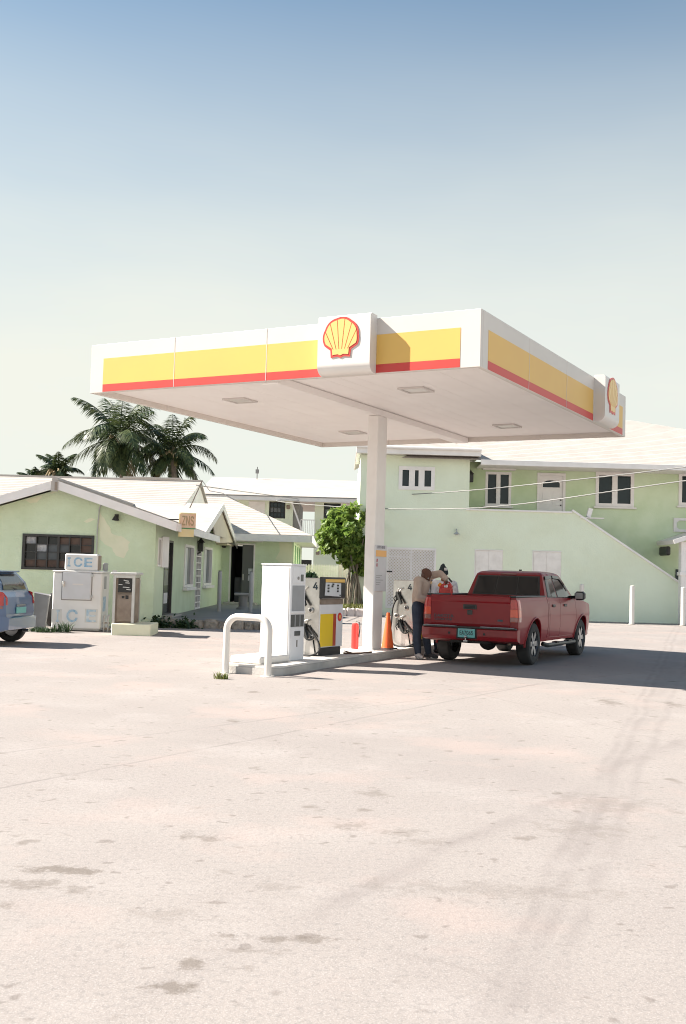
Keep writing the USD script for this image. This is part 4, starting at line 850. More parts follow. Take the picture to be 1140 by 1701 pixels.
for r in (kw1, kw2):
    p = K("window", cat(box(r[0], r[1], KY + .02, KY + .1, r[3] - .06, r[3]), box(r[0], r[1], KY + .02, KY + .1, r[2], r[2] + .06), box(r[0], r[0] + .06, KY + .02, KY + .1, r[2], r[3]), box(r[1] - .06, r[1], KY + .02, KY + .1, r[2], r[3])), "iron_dark")
    for i in range(4):
        for j in range(3):
            a, b = r[0] + .06 + (r[1] - r[0] - .12) * i / 4, r[2] + .06 + (r[3] - r[2] - .12) * j / 3
            K("pane", box(a + .02, a + (r[1] - r[0] - .12) / 4 - .02, KY + .06, KY + .08, b + .02, b + (r[3] - r[2] - .12) / 3 - .02), "pane_grey" if j == 1 and i < 3 else "pane_dark", parent=p)
    K("backing", box(r[0], r[1], KY + .11, KY + .13, r[2], r[3]), "iron_dark", parent=p)
rail = K("railing", cat(box(kx(500), kx(524), KY - .28, KY - .24, fl + .95, fl + 1.0), box(kx(500), kx(524), KY - .28, KY - .24, fl + .1, fl + .14)), "trim_white")
for k in range(9): xx = kx(500) + (kx(524) - kx(500)) * k / 8; K("baluster", box(xx - .015, xx + .015, KY - .275, KY - .245, fl + .0, fl + .95), "trim_white", parent=rail)
K("stair_rail", bar((kx(484), KY - .5, kz(484, 833)), (kx(504), KY - .5, kz(504, 884)), .08, .09), "trim_white")
for px, py in ((448 + 31, 842), (528, 940 - 22)): c = at(px, py, KY); K("wall_light", box(c[0] - .1, c[0] + .1, KY - .1, KY - .002, c[2] - .12, c[2] + .1, .03), "rust_metal")
K("dark_base", box(kx(503), kx(520), KY + .5, KY + .6, .2, kz(510, 930)), "iron_dark")
ke = kz(490, 826); k0, k1 = kx(330), kx(612); kr = at(490, 796, KY + 6)
K("roof_front", slab([(k0, KY - .9, ke), (k1, KY - .9, ke), (k1, KY + 6, kr[2]), (k0, KY + 6, kr[2])], .06), "roof_pale"); K("roof_rear", slab([(k0, KY + 13, ke), (k1, KY + 13, ke), (k1, KY + 6, kr[2]), (k0, KY + 6, kr[2])], .06), "roof_pale")
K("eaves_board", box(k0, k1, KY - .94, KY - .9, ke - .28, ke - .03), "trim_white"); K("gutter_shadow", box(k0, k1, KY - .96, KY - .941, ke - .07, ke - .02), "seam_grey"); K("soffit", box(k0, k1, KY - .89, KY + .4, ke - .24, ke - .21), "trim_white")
vane = cat(bar((0, 0, 0), (0, 0, .9), .05, .05), bar((-.35, 0, .1), (.9, 0, .02), .06, .05), box(-.1, .1, -.05, .05, .5, .75)); vane.apply_translation(at(427, 800, KY + 5.5)); K("roof_vent", vane, "seam_grey")

# fences, planter and street things between the buildings
pf = Thing("picket_fence", "white picket fence behind the fuel pump", "fence", (at(530, 960, 50)[0], 50, .1))
x0, x1 = at(498, 950, 50)[0], at(562, 950, 50)[0]; pz = at(530, 937, 50)[2] - .1; n = 15
pf.add("rail", cat(box(x0 - pf.loc[0], x1 - pf.loc[0], .02, .06, .3, .38), box(x0 - pf.loc[0], x1 - pf.loc[0], .02, .06, pz - .35, pz - .27)), "trim_white")
for k in range(n):
    xx = x0 - pf.loc[0] + (x1 - x0) * (k + .5) / n; pf.add("picket", pxz([(xx - .05, 0), (xx + .05, 0), (xx + .05, pz - .08), (xx, pz), (xx - .05, pz - .08)], -.01, .015), "trim_white")
yf = Thing("yard_fence", "tall pinkish white boarded fence behind the leafy tree", "fence", (at(582, 960, 47)[0], 47, .1))
x0, x1 = at(562, 950, 47)[0] - yf.loc[0], at(642, 950, 47)[0] - yf.loc[0]; pz = at(580, 912, 47)[2] - .1; n = 11
yf.add("rail", cat(box(x0, x1, .03, .08, .4, .5), box(x0, x1, .03, .08, pz - .5, pz - .4)), "stucco_pink")
for k in range(n): a = x0 + (x1 - x0) * k / n; yf.add("board", box(a + .01, a + (x1 - x0) / n - .01, 0, .03, 0, pz + .02 * rnd.random()), "stucco_pink")
yf.add("post", box(at(599, 950, 46.6)[0] - yf.loc[0] - .1, at(599, 950, 46.6)[0] - yf.loc[0] + .1, -.5, -.3, 0, pz + .1), "stucco_pink")
pl = Thing("planter_bed", "grassy planter bed with low stone kerb behind the column", "planter", (at(585, 1000, 40)[0], 40, .08), kind=None)
x0, x1 = at(540, 1000, 40)[0] - pl.loc[0], at(628, 1000, 40)[0] - pl.loc[0]
x = x0
while x < x1: w_ = rnd.uniform(.25, .5); b = box(x, x + w_ - .015, -.15, .15, -.05, .30 + rnd.uniform(-.03, .03), .05).subdivide(); b.vertices += (nrs.random(b.vertices.shape) - .5) * .03; pl.add("kerb_stone", b, "stucco_pink"); x += w_
pl.add("soil", box(x0, x1, .16, 7, -.05, .26), "rubble")
pd = at(402, 1010, 38); pd = Thing("stone_pedestal", "squat grey stone pedestal on the raised walk before the doorway", "pedestal", (at(404, 1000, 38)[0], 38, FZ))
pd.add("shaft", lathe([(0, 0), (.24, 0), (.22, .05), (.16, .10), (.155, .42), (.2, .48), (.0, .48)], 20), "walk_grey", smooth=40); pd.add("slab", box(-.3, .3, -.25, .25, .481, .56, .02), "concrete")
w0 = None
for i, (px, pt, pb, Y, lab) in enumerate(((363.5, 949, 1016, 35.5, "slim pale grey bollard nearest the shop's gated doorway"), (416, 951, 1016, 35.5, "slim pale grey bollard just left of the white cabinet"))):
    c = at(px, pb, Y); hh = at(px, pt, Y)[2] - FZ
    if i == 0:
        w0 = Thing("walk_bollard", lab, "bollard", (c[0], Y, FZ), 0, "bollards on the raised walk"); w0.add("post", lathe([(0, 0), (.065, 0), (.065, hh - .03), (.05, hh), (0, hh)], 16), "pole_grey", smooth=40); w0.add("cap", cyl(0, 0, hh + .001, hh + .02, .05), "iron_dark")
    else: copy_of(w0, lab, "bollard", (c[0], Y, FZ), 0, "bollards on the raised walk")
# overhead wires
def wire(pts, label):
    from scipy.interpolate import CubicSpline
    p = np.array([at(px, py, Y) for px, py, Y in pts]); t = np.r_[0, np.cumsum(np.linalg.norm(np.diff(p, axis=0), axis=1))]; q = CubicSpline(t, p)(np.linspace(0, t[-1], 60))
    single("overhead_wire", label, "wire", tube(q, .018, 5), "wire_grey", smooth=True)
wire([(497, 831, 56), (640, 845, 42), (760, 845, 39), (884, 835, 36), (1010, 817, 34), (1160, 796, 32)], "lower sagging overhead wire crossing the balcony of the green building")
wire([(606, 826, 48), (685, 821, 42), (800, 813, 39), (880, 805, 37), (1010, 791, 35), (1160, 773, 33)], "upper thin overhead wire crossing the upstairs windows")
wire([(326, 806, 36), (370, 812, 42), (430, 820, 50), (497, 829, 56)], "thin wire hanging above the shop and annex roofs")

# ------------------------------------------------------------------ ice freezer
IY = 26.2; i0, i1 = at(86.5, 1000, IY)[0], at(168, 1000, IY)[0]; iz0 = at(127, 1045, IY)[2]; iz1 = at(130, 948, IY)[2]; gI = float(gz(IY))
ic = Thing("ice_freezer", "white ice freezer with blue ICE letters beside the old pump", "ice freezer", (i0, IY, gI))
w = i1 - i0; h0, h1 = iz0 - gI, iz1 - gI; DP = .85
ic.add("cabinet", cat(box(0, w, 0, DP, h0, h1 - .045, .025), box(.05, w - .05, .06, DP - .05, .02, h0)), "ice_white")
ic.add("lid", box(-.015, w + .015, -.02, DP, h1 - .042, h1, .015), "ice_white")
def ix(px, py): return at(px, py, IY)[0] - i0
def iz(px, py): return at(px, py, IY)[2] - gI
dd = ic.add("hatch", box(ix(104, 970), ix(152, 970), -.03, -.001, iz(128, 996), iz(128, 951), .012), "ice_door")
ic.add("hatch_seal", cat(box(ix(104, 970) - .02, ix(152, 970) + .02, -.008, -.0005, iz(128, 996) - .02, iz(128, 951) + .02)), "seam_grey", parent=dd)
ic.add("latch", cat(box(ix(104, 970) + .0, ix(104, 970) + .06, -.06, -.031, iz(105, 974), iz(105, 965), .01), tube([(ix(106, 970), -.06, iz(105, 966)), (ix(107, 970), -.09, iz(105, 970)), (ix(107, 970), -.06, iz(105, 975))], .012, 6)), "steel_light", parent=dd)
ic.add("hinge", cat(box(ix(152, 970) - .02, ix(152, 970) + .05, -.035, -.005, iz(152, 958), iz(152, 954)), box(ix(152, 970) - .02, ix(152, 970) + .05, -.035, -.005, iz(152, 993), iz(152, 989))), "steel_light", parent=dd)
ic.add("sticker", box(ix(121, 970), ix(139, 970), -.034, -.0305, iz(130, 972), iz(130, 969.5)), "sign_white", parent=dd)
for ch, px, tile in (("I", 96, False), ("C", 120, False), ("E", 151.5, True)):
    cx, cz_ = ix(px, 1023), iz(px, 1023)
    if tile or ch == "I": ic.add("letter_tile", box(cx - .15, cx + .15 if tile else cx + .09, -.004, -.0008, cz_ - .16, cz_ + .16), "tile_worn")
    ic.add("letter", text_at(ch, .27, FRONT, (cx, -.005, cz_), width={"I": .075, "C": .26, "E": .22}[ch]), "ice_blue_worn")
s0, s1, sz0, sz1 = ix(107, 935), ix(162.5, 935), h1 + .003, iz(135, 920)
sg = ic.add("sign_box", box(s0, s1, .02, .36, sz0, sz1, .03), "ice_white"); ic.add("sign_end", box(s1 - .001, s1 + .012, .04, .35, sz0 + .02, sz1 - .03, .005), "rust_metal", parent=sg)
for ch, px, ww in (("I", 114.5, .07), ("C", 129.5, .20), ("E", 146.5, .19)): ic.add("letter", text_at(ch, .205, FRONT, (ix(px, 933), .018, (sz0 + sz1) / 2), width=ww), "ice_blue", parent=sg)
ic.add("side_decal", box(w + .0005, w + .004, .25, .5, h1 - .42, h1 - .12), "cabinet_grey"); ic.add("side_decal", box(w + .0005, w + .004, .2, .5, h1 - .95, h1 - .6), "ice_blue_worn")
ic.add("compressor", cat(box(s1 + .05, w - .02, .35, .75, h1 + .002, h1 + .2, .02), box(s1 + .08, w - .06, .3, .349, h1 + .02, h1 + .17)), "cabinet_grey")

# ------------------------------------------------------------------ disused old pump on a plinth
PY = 25.3; p0, p1 = at(184.5, 1045, PY)[0], at(238, 1045, PY)[0]; gP = float(gz(PY)); pzt = at(212, 1036, PY)[2] - gP
op = Thing("old_pump", "disused rusty fuel pump with dark broken window on a painted plinth", "old fuel pump", (p0, PY, gP))
op.add("plinth", box(0, p1 - p0 + .16, 0, 1.1, -.03, pzt, .02), "paint_patch")
def ox(px): return at(px, 1000, PY + .08)[0] - p0
def oz(py): return at(205, py, PY + .08)[2] - gP
a, b, zt = ox(187), ox(223), oz(955)
y0, y1 = .08, .80
op.add("body", box(a + .03, b - .03, y0 + .05, y1 - .03, pzt + .002, zt - .002), "rust_metal")
op.add("corner_post", cat(box(a, a + .06, y0, y0 + .06, pzt + .002, zt)), "steel_light"); op.add("corner_post", box(b - .06, b, y0, y0 + .06, pzt + .002, zt), "steel_light"); op.add("corner_post", box(b - .055, b, y1 - .06, y1, pzt + .002, zt), "steel_light")
op.add("top_rail", cat(box(a + .061, b - .061, y0, y0 + .05, zt - .07, zt), box(b - .045, b, y0 + .061, y1 - .061, zt - .06, zt)), "steel_light")
op.add("cap", cat(box(a - .06, b + .05, y0 - .05, y1 + .05, zt + .002, zt + .06, .015), box(a - .03, a + .06, y0, y0 + .1, zt + .061, zt + .1)), "galvanised")
wn = op.add("window", box(ox(195), ox(219), y0 + .02, y0 + .049, oz(984), oz(961)), "pane_black")
for (pa, pb, q) in ((204, 213, 964.5), (207, 214, 968), (196, 202, 971), (203, 214, 975.5), (209, 216, 979)): op.add("dial_scrap", rot(box(ox(pa), ox(pb), y0 + .012, y0 + .019, oz(q + 1), oz(q - .6)), rnd.uniform(-.2, .2), [0, 1, 0], (ox((pa + pb) / 2), 0, oz(q))), "galvanised", parent=wn)
op.add("lower_panel", box(ox(194), ox(220), y0 + .02, y0 + .049, pzt + .04, oz(987), .006), "rust_metal")
op.add("hole", cat(box(ox(202), ox(206), y0 + .012, y0 + .019, oz(994), oz(990)), box(ox(208), ox(213), y0 + .012, y0 + .019, oz(995), oz(989))), "pane_black")
op.add("side_panel", box(b - .029, b - .012, y0 + .08, y1 - .08, pzt + .05, zt - .09), "rust_metal")
# pipe stand beside it
st = Thing("pipe_stand", "small rusty grey pipe stand between the ice freezer and the old pump", "pipe stand", at(177, 1050, 26.3) * [1, 1, 0] + [0, 0, .06])
for dx in (-.07, .03): st.add("pipe", tube([(dx, 0, 0), (dx, 0, .36), (dx + .03, 0, .40)], .022, 8), "galvanised", smooth=True)
st.add("crossbar", bar((-.1, 0, .2), (.07, 0, .2), .03, .03), "rust_metal"); st.add("clamp", bar((-.1, .02, .07), (.08, .02, .05), .06, .05), "rust_metal")
# leaning board and tyre
b = Thing("leaning_board", "dark grey board leaning beside the ice freezer", "board", at(66, 1048, 26.6) * [1, 1, 0] + [0, 0, .07])
v = [np.array(at(px, py, 26.6)) - b.loc for px, py in ((57, 1046), (75, 1048), (81, 990), (56, 985))]
bd = pxz([(q[0], max(q[2], 0)) for q in v], -.05, .05); b.add("panel", rot(bd, -.12, [1, 0, 0]), "grey_board"); b.add("edge_strip", rot(bar((v[3][0] - .01, 0, v[3][2] + .02), (v[2][0] + .01, 0, v[2][2] + .02), .11, .03), -.12, [1, 0, 0]), "notice_grey")
ty = Thing("rubber_scrap", "old black scrap tyre leaning behind the grey board", "scrap tyre", at(83, 1046, 27.2) * [1, 1, 0] + [0, 0, .08])
tor = [(.30 + .11 * math.cos(a), .10 * math.sin(a)) for a in np.linspace(0, 2 * math.pi, 17)]; tm = fix(lathe(tor, 32)); tm = rot(tm, math.pi / 2, [0, 1, 0]); tm.apply_translation([0, .1, .42]); typ = ty.add("tyre", tm, "rubber", smooth=40)
ty.add("rim", mv(rot(lathe([(.10, -.04), (.21, -.05), (.21, .05), (.10, .04)], 24), math.pi / 2, [0, 1, 0]), 0, .1, .42), "rust_metal", parent=typ)

# ------------------------------------------------------------------ foliage helpers
def leaves(centres, sizes, seed, elong=1.6, droop=0.0, normal_bias=0.3):
    """One mesh of small pointed leaves (two triangles each, folded at the midrib)."""
    r = np.random.default_rng(seed); c = np.asarray(centres, float); n = len(c); s = np.broadcast_to(sizes, n)[:, None]
    d = r.normal(size=(n, 3)); d[:, 2] -= droop; d /= np.linalg.norm(d, axis=1, keepdims=True); u = r.normal(size=(n, 3)); u[:, 2] += normal_bias
    x = np.cross(d, u); x /= np.linalg.norm(x, axis=1, keepdims=True); nn = np.cross(x, d)
    v = np.stack([c - d * s * elong * .5, c + x * s * .5 + nn * s * .12, c + d * s * elong * .5, c - x * s * .5 + nn * s * .12], 1).reshape(-1, 3)
    k = np.arange(n)[:, None] * 4; f = np.concatenate([k + [0, 1, 2], k + [0, 2, 3]], 0)
    return trimesh.Trimesh(v, f, process=False)
def tuft(n, rad, h, seed, width=.012):
    r = np.random.default_rng(seed); V, F = [], []
    for i in range(n):
        a, q = r.uniform(0, 6.28), rad * math.sqrt(r.random()); p = np.array([q * math.cos(a), q * math.sin(a), 0]); l = h * r.uniform(.5, 1); o = r.uniform(0, 6.28); d = np.array([math.cos(o), math.sin(o), 0]); sd = np.array([-d[1], d[0], 0]) * width
        k = len(V); V += [p - sd, p + sd, p + d * l * .25 + [0, 0, l * .6] - sd * .7, p + d * l * .25 + [0, 0, l * .6] + sd * .7, p + d * l * .7 + [0, 0, l * .9]]
        F += [[k, k + 1, k + 3], [k, k + 3, k + 2], [k + 2, k + 3, k + 4]]
    return trimesh.Trimesh(np.array(V), np.array(F), process=False)
g = onz(367, 1128); single("weed_tuft", "small yellow green weed tuft on the asphalt left of the guard bar", "weed", mv(tuft(70, .10, .13, 3, .008), *g), "grass_leaf")
wd = [tuft(90, .2, .3, 11).apply_translation(at(104, 1046, 25.7) * [1, 1, 0] + [0, 0, gI]), tuft(60, .25, .15, 12).apply_translation(at(80, 1050, 25.6) * [1, 1, 0] + [0, 0, gI])]
for k in range(6): wd.append(tuft(25, .2, .14, 20 + k).apply_translation(at(52 + k * 6 + rnd.uniform(-4, 4), 1050, 25.6) * [1, 1, 0] + [0, 0, gI]))
single("weeds", "low green weeds growing along the foot of the ice freezer", "weeds", cat(wd), "hedge_leaf", kind="stuff")
for k, (px, n, s, lab) in enumerate(((262, 500, .24, "dark green weed clump at the corner of the raised walk's rubble edge"), (307, 420, .21, "small dark green shrub in the middle of the rubble edge"))):
    c = at(px, 1044, 28.45); r = np.random.default_rng(40 + k); q = r.normal(size=(n, 3)) * [s * .6, s * .45, s * .5]; q[:, 2] = np.abs(q[:, 2])
    single("low_shrub", lab, "shrub", leaves(q + [c[0], 28.45, .06], r.uniform(.04, .08, n), 50 + k), "hedge_leaf", group=None)
c = at(517, 953, 34); r = np.random.default_rng(5); q = r.normal(size=(1500, 3)); q /= np.linalg.norm(q, axis=1, keepdims=True); q *= (r.random((1500, 1)) ** .33)
hb = Thing("round_hedge", "small dark green rounded shrub showing behind the fuel pump", "shrub", (c[0], 34, .08)); hb.add("foliage", leaves(q * [.36, .36, .75] + [0, 0, .80], r.uniform(.07, .12, 1500), 6), "hedge_leaf"); hb.add("stem", tube([(0, 0, 0), (.02, 0, .4), (0, .02, .9)], .03, 6), "stem_bark")
gr = [tuft(26, .3, .22, 60 + k, .014).apply_translation([rnd.uniform(at(545, 1000, 41)[0], at(625, 1000, 41)[0]), rnd.uniform(40.4, 46), .33]) for k in range(90)]
single("planter_grass", "green grass and weeds growing in the planter bed", "grass", cat(gr), "grass_leaf", kind="stuff")

# ------------------------------------------------------------------ leafy tree with many stems
TY = 42.0; tb = at(588, 1000, TY); tr = Thing("leafy_tree", "bright green bushy tree on many slender stems in the planter bed", "tree", (tb[0], TY, .3))
r = np.random.default_rng(21)
def lx_(px): return at(px, 900, TY)[0] - tb[0]
def lz_(py): return at(570, py, TY)[2] - .3
tops = []
for k in range(13):
    bx_, by_ = r.uniform(-.55, .35), r.uniform(-.3, .3); tx, tz = r.uniform(lx_(545), lx_(606)), r.uniform(lz_(925), lz_(880)); p = [(bx_, by_, 0), (bx_ * .9 + tx * .15 + r.normal() * .05, by_, tz * .35), (bx_ * .4 + tx * .6 + r.normal() * .08, by_ * 1.5, tz * .7), (tx, by_ * 2.5, tz)]
    tr.add("stem", tube(np.array(p), [.05, .042, .034, .02], 7), "stem_bark", smooth=True); tops.append(p[-1])
BS = .93
blobs = [(lx_(566), 0, lz_(866), .62, .50), (lx_(587), .1, lz_(860), .62, .45), (lx_(548), .1, lz_(884), .50, .50), (lx_(572), -.3, lz_(890), .75, .62), (lx_(600), 0, lz_(882), .70, .62), (lx_(592), -.1, lz_(912), .62, .55), (lx_(608), .2, lz_(908), .55, .62), (lx_(562), .3, lz_(906), .50, .42), (lx_(580), .4, lz_(852), .45, .25), (lx_(537), 0, lz_(880), .24, .30), (lx_(602), -.2, lz_(938), .42, .40), (lx_(548), .0, lz_(906), .36, .30), (lx_(580), .0, lz_(930), .35, .30)]
cl = []
for (x, y, z, rr, hh) in blobs:
    rr, hh = rr * BS, hh * BS; n = int(2800 * rr * rr); q = r.normal(size=(n, 3)); q /= np.linalg.norm(q, axis=1, keepdims=True); q *= (.55 + .5 * r.random((n, 1)) ** .6)
    lump = 1 + 1.0 * (meshkit.noise(q * 2.6 + [x, y, z], 3) - .5)[:, None]
    cl.append(q * lump * [rr, rr, hh] + [x, y, z])
cl = np.vstack(cl); keep = meshkit.noise(cl * 2.0, 8) > .38; cl = cl[keep]
tr.add("crown", leaves(cl, r.uniform(.10, .19, len(cl)), 22, 1.7, .25, .8), "bush_leaf", kind="stuff")

# ------------------------------------------------------------------ coconut palms
def palm(label, px, py, Y, n, L, seed, dry=3, low=1.0, stretch=1.0):
    c = at(px, py, Y); r = np.random.default_rng(seed); t = Thing("coconut_palm", label, "palm tree", (c[0] + .35, Y, .1), 0, None)
    H = c[2] - .1; k = np.linspace(0, 1, 14); cv = np.c_[-.35 * k ** 1.5 + .12 * np.sin(k * 3), 0 * k, H * k]; rad = .17 - .06 * k + .10 * np.exp(-k * 12) + .006 * (np.arange(14) % 2)
    t.add("trunk", tube(cv, rad, 10), "bark", smooth=60); top = cv[-1]
    for i in range(n):
        u = i / (n - 1); az = i * 2.39996 + r.uniform(-.2, .2); el = math.radians(78 - 118 * u ** .9 * low + r.uniform(-8, 8)); ln = L * r.uniform(.85, 1.12) * (.8 + .25 * math.sin(math.pi * min(1, u + .2))) * stretch
        isdry = i >= n - dry; bend = r.uniform(.8, 1.25) * (.72 if el > .7 else 1.0 if el > 0 else .6)
        m_ = 26; s = np.linspace(0, 1, m_); pts = []; p = top + np.array([0, 0, .12 * (1 - u)]); e = el; hd = np.array([math.cos(az), math.sin(az), 0])
        for j in range(m_):
            pts.append(p.copy()); p = p + (hd * math.cos(e) + np.array([0, 0, math.sin(e)])) * ln / m_; e -= bend * 1.55 / m_ * (0.5 + 1.1 * s[j]); e = max(e, -1.5)
        pts = np.array(pts); V, F = [], []
        rach = tube(pts, .035 * (1 - s * .85), 5); side = np.cross(hd, [0, 0, 1.0])
        nl = 72
        for j in range(nl):
            q = .10 + .90 * j / nl; f_ = q * (m_ - 1); a_ = int(f_); b_ = min(a_ + 1, m_ - 1); base_ = pts[a_] + (pts[b_] - pts[a_]) * (f_ - a_); tg = pts[b_] - pts[a_ - 1 if a_ else 0]; tg = tg / np.linalg.norm(tg); upn = np.cross(side, tg)
            ll = L * .28 * (math.sin(math.pi * min(1, q * .80 + .16)) ** .7) * r.uniform(.8, 1.1)
            for sg_ in (-1, 1):
                if r.random() < .08 + .22 * isdry: continue
                d = side * sg_ * .62 + tg * .62 - np.array([0, 0, .35 + .45 * r.random()]) + upn * .25 * r.random() + r.normal(size=3) * .07; d /= np.linalg.norm(d); wv = np.cross(d, upn); wv = wv / max(np.linalg.norm(wv), 1e-6) * .026
                mid_ = base_ + d * ll * .55; tip = base_ + d * ll - np.array([0, 0, .16 * ll]); k0 = len(V)
                V += [base_ - wv * .6, base_ + wv * .6, mid_ + wv, mid_ - wv, tip]; F += [[k0, k0 + 1, k0 + 2], [k0, k0 + 2, k0 + 3], [k0 + 3, k0 + 2, k0 + 4]]
        t.add("frond", cat(rach, trimesh.Trimesh(np.array(V), np.array(F), process=False)), "palm_leaf_dry" if isdry else "palm_leaf", label="dry brown hanging frond" if isdry else None)
    for i in range(9): a = r.uniform(0, 6.28); t.add("coconut", trimesh.creation.icosphere(2, .12).apply_scale([.9, .9, 1.2]).apply_translation(top + [.26 * math.cos(a), .26 * math.sin(a), -.25 - .3 * r.random()]), "coconut", smooth=True)
    for i in range(7):
        a = r.uniform(0, 6.28); q = top + np.array([.1 * math.cos(a), .1 * math.sin(a), -.05]); t.add("husk", tube([q, q + [.35 * math.cos(a), .35 * math.sin(a), .25 * r.random()], q + [.6 * math.cos(a), .6 * math.sin(a), -.25]], [.09, .07, .02], 6), "husk", smooth=True)
    return t
palm("tallest coconut palm with dense crown behind the shop roof", 198, 730, 54, 25, 3.3, 101, 1)
palm("coconut palm half hidden by the canopy corner, right of the tallest palm", 286, 752, 55, 21, 2.7, 102, 1)
palm("low young palm at the left, peeping over the roof ridge", 96, 785, 57, 15, 1.5, 103, 0, .75)
palm("lowest small palm whose fronds just clear the roof at far left", 60, 806, 58, 13, 1.3, 104, 0, .6)

# ------------------------------------------------------------------ blue hatchback at the left edge
HDX, HDY = -.997, .08; yawc = math.atan2(HDY, HDX)
rr_ = onz(18, 1064, .02)                        # contact of the right-hand rear tyre
hdv, rgt = np.array([HDX, HDY]), np.array([HDY, -HDX])    # forward, right
org = rr_[:2] - rgt * .70 + hdv * .17
car = Thing("blue_hatchback", "blue hatchback cut off by the left edge of the picture, seen from behind", "car", (org[0], org[1], .015), yawc)
def hw_car(x, z):
    w_ = np.interp(z, [.2, .35, .65, .9, 1.05, 1.45, 1.52], [.76, .80, .83, .825, .80, .62, .50]); return w_ * np.interp(x, [-.62, -.5, -.2, 2.6, 3.0, 3.15], [.90, .96, 1, 1, .93, .82])
def warped(poly, hwf, ref=.09, half=1.0):
    mm = man(pxz(poly, -half, half)).refine_to_length(ref).to_mesh(); v = np.array(mm.vert_properties[:, :3]); v[:, 1] = v[:, 1] / half * hwf(v[:, 0], v[:, 2]); return man(trimesh.Trimesh(v, np.array(mm.tri_verts), process=False))
CW = 2.45; AX = -.17
body = warped([(-.60, .42), (-.58, .28), (-.3, .20), (2.9, .20), (3.12, .32), (3.14, .62), (3.02, .78), (2.2, .98), (1.95, 1.02), (-.45, 1.04), (-.58, .92), (-.61, .62)], hw_car)
top = warped([(-.48, 1.0), (-.42, 1.2), (-.24, 1.40), (.1, 1.45), (.9, 1.475), (1.4, 1.42), (2.2, .98), (2.0, .9), (-.4, .9)], hw_car)
def ycyl(x, z, r_, h_=2.4, n=40): return man(rot(mv(lathe([(0, -h_ / 2), (r_, -h_ / 2), (r_, h_ / 2), (0, h_ / 2)], n)), math.pi / 2, [1, 0, 0]).apply_translation([x, 0, z]))
body = (body + top) - ycyl(AX, .30, .335) - ycyl(CW, .30, .335) + man(box(-.3, 2.9, -.55, .55, .22, .8))
car.add("body", tri(body), "car_blue", smooth=35)
def side_glass(th, poly, hwf, side, off, mt, name, parent=None, t=.006, ref=.1):
    mm = man(pxz(poly, -.5, .5)).refine_to_length(ref).to_mesh(); v = np.array(mm.vert_properties[:, :3]); inner = v[:, 1] < 0; v[:, 1] = side * (hwf(v[:, 0], v[:, 2]) + np.where(inner, off, off + t)); return th.add(name, fix(trimesh.Trimesh(v, np.array(mm.tri_verts), process=False)), mt, parent, smooth=35)
for sd in (1, -1):
    side_glass(car, [(-.2, 1.07), (-.05, 1.38), (.55, 1.43), (.58, 1.07)], hw_car, sd, -.004, "glass_car", "rear_side_window"); side_glass(car, [(.65, 1.07), (.62, 1.43), (1.2, 1.42), (1.75, 1.07)], hw_car, sd, -.004, "glass_car", "front_side_window")
    side_glass(car, [(-.56, .76), (-.56, 1.0), (-.48, 1.03), (-.45, .90), (-.50, .76)], hw_car, sd, .004, "lens_red", "tail_light")
    side_glass(car, [(-.55, .70), (-.55, .75), (-.50, .75), (-.50, .70)], hw_car, sd, .006, "lens_clear", "reverse_light")
def on_rear(x_at, pts, t, th, name, mt, parent=None):
    m_ = pyz(pts, 0, t); v = m_.vertices.copy(); v[:, 0] = x_at(v[:, 2]) - v[:, 0]; m_.vertices = v; return th.add(name, fix(m_), mt, parent)
rear_x = lambda z: np.interp(z, [.28, .42, .62, .92, 1.04, 1.2, 1.44], [-.58, -.60, -.61, -.58, -.475, -.42, -.225]) - .002
def refine(m_, l): return tri(man(m_).refine_to_length(l))
m_ = refine(pyz([(-.60, 1.06), (.60, 1.06), (.50, 1.36), (-.50, 1.36)], 0, .008), .06); v = m_.vertices.copy(); v[:, 0] = rear_x(v[:, 2]) - v[:, 0]; m_.vertices = v; car.add("rear_window", fix(m_), "glass_car", smooth=30)
for s in (-1, 1):
    m_ = refine(pyz([(s * .80, .76), (s * .68, .78), (s * .69, .93), (s * .72, 1.02), (s * .77, 1.02)], 0, .02), .05); v = m_.vertices.copy(); v[:, 0] = rear_x(v[:, 2]) + .05 * (np.abs(v[:, 1]) > .73) - v[:, 0]; m_.vertices = v; car.add("tail_light", fix(m_), "lens_red", smooth=30)
car.add("spoiler", box(-.36, -.12, -.52, .52, 1.40, 1.43, .012), "car_blue"); car.add("bumper", tri(warped([(-.66, .30), (-.67, .52), (-.6, .56), (-.45, .56), (-.45, .28)], lambda x, z: np.interp(x, [-.7, -.6, -.45], [.70, .78, .815]))), "car_blue", smooth=35)
car.add("number_plate", box(-.628, -.614, -.26, .26, .60, .72, .003), "plate_teal"); car.add("tailgate_handle", box(-.63, -.60, -.22, .22, .745, .775, .006), "alloy"); car.add("wiper", bar((-.49, -.05, 1.07), (-.42, .3, 1.12), .02, .02), "black_plastic"); car.add("exhaust", rot(cyl(0, 0, 0, .12, .03, 12), -math.pi / 2, [0, 1, 0]).apply_translation([-.52, -.4, .24]), "alloy")
tyre_prof = lambda R, w_: [(R * .62, -w_ / 2), (R * .9, -w_ / 2), (R * .97, -w_ * .42), (R, -w_ * .3), (R, w_ * .3), (R * .97, w_ * .42), (R * .9, w_ / 2), (R * .62, w_ / 2), (R * .62, -w_ / 2)]
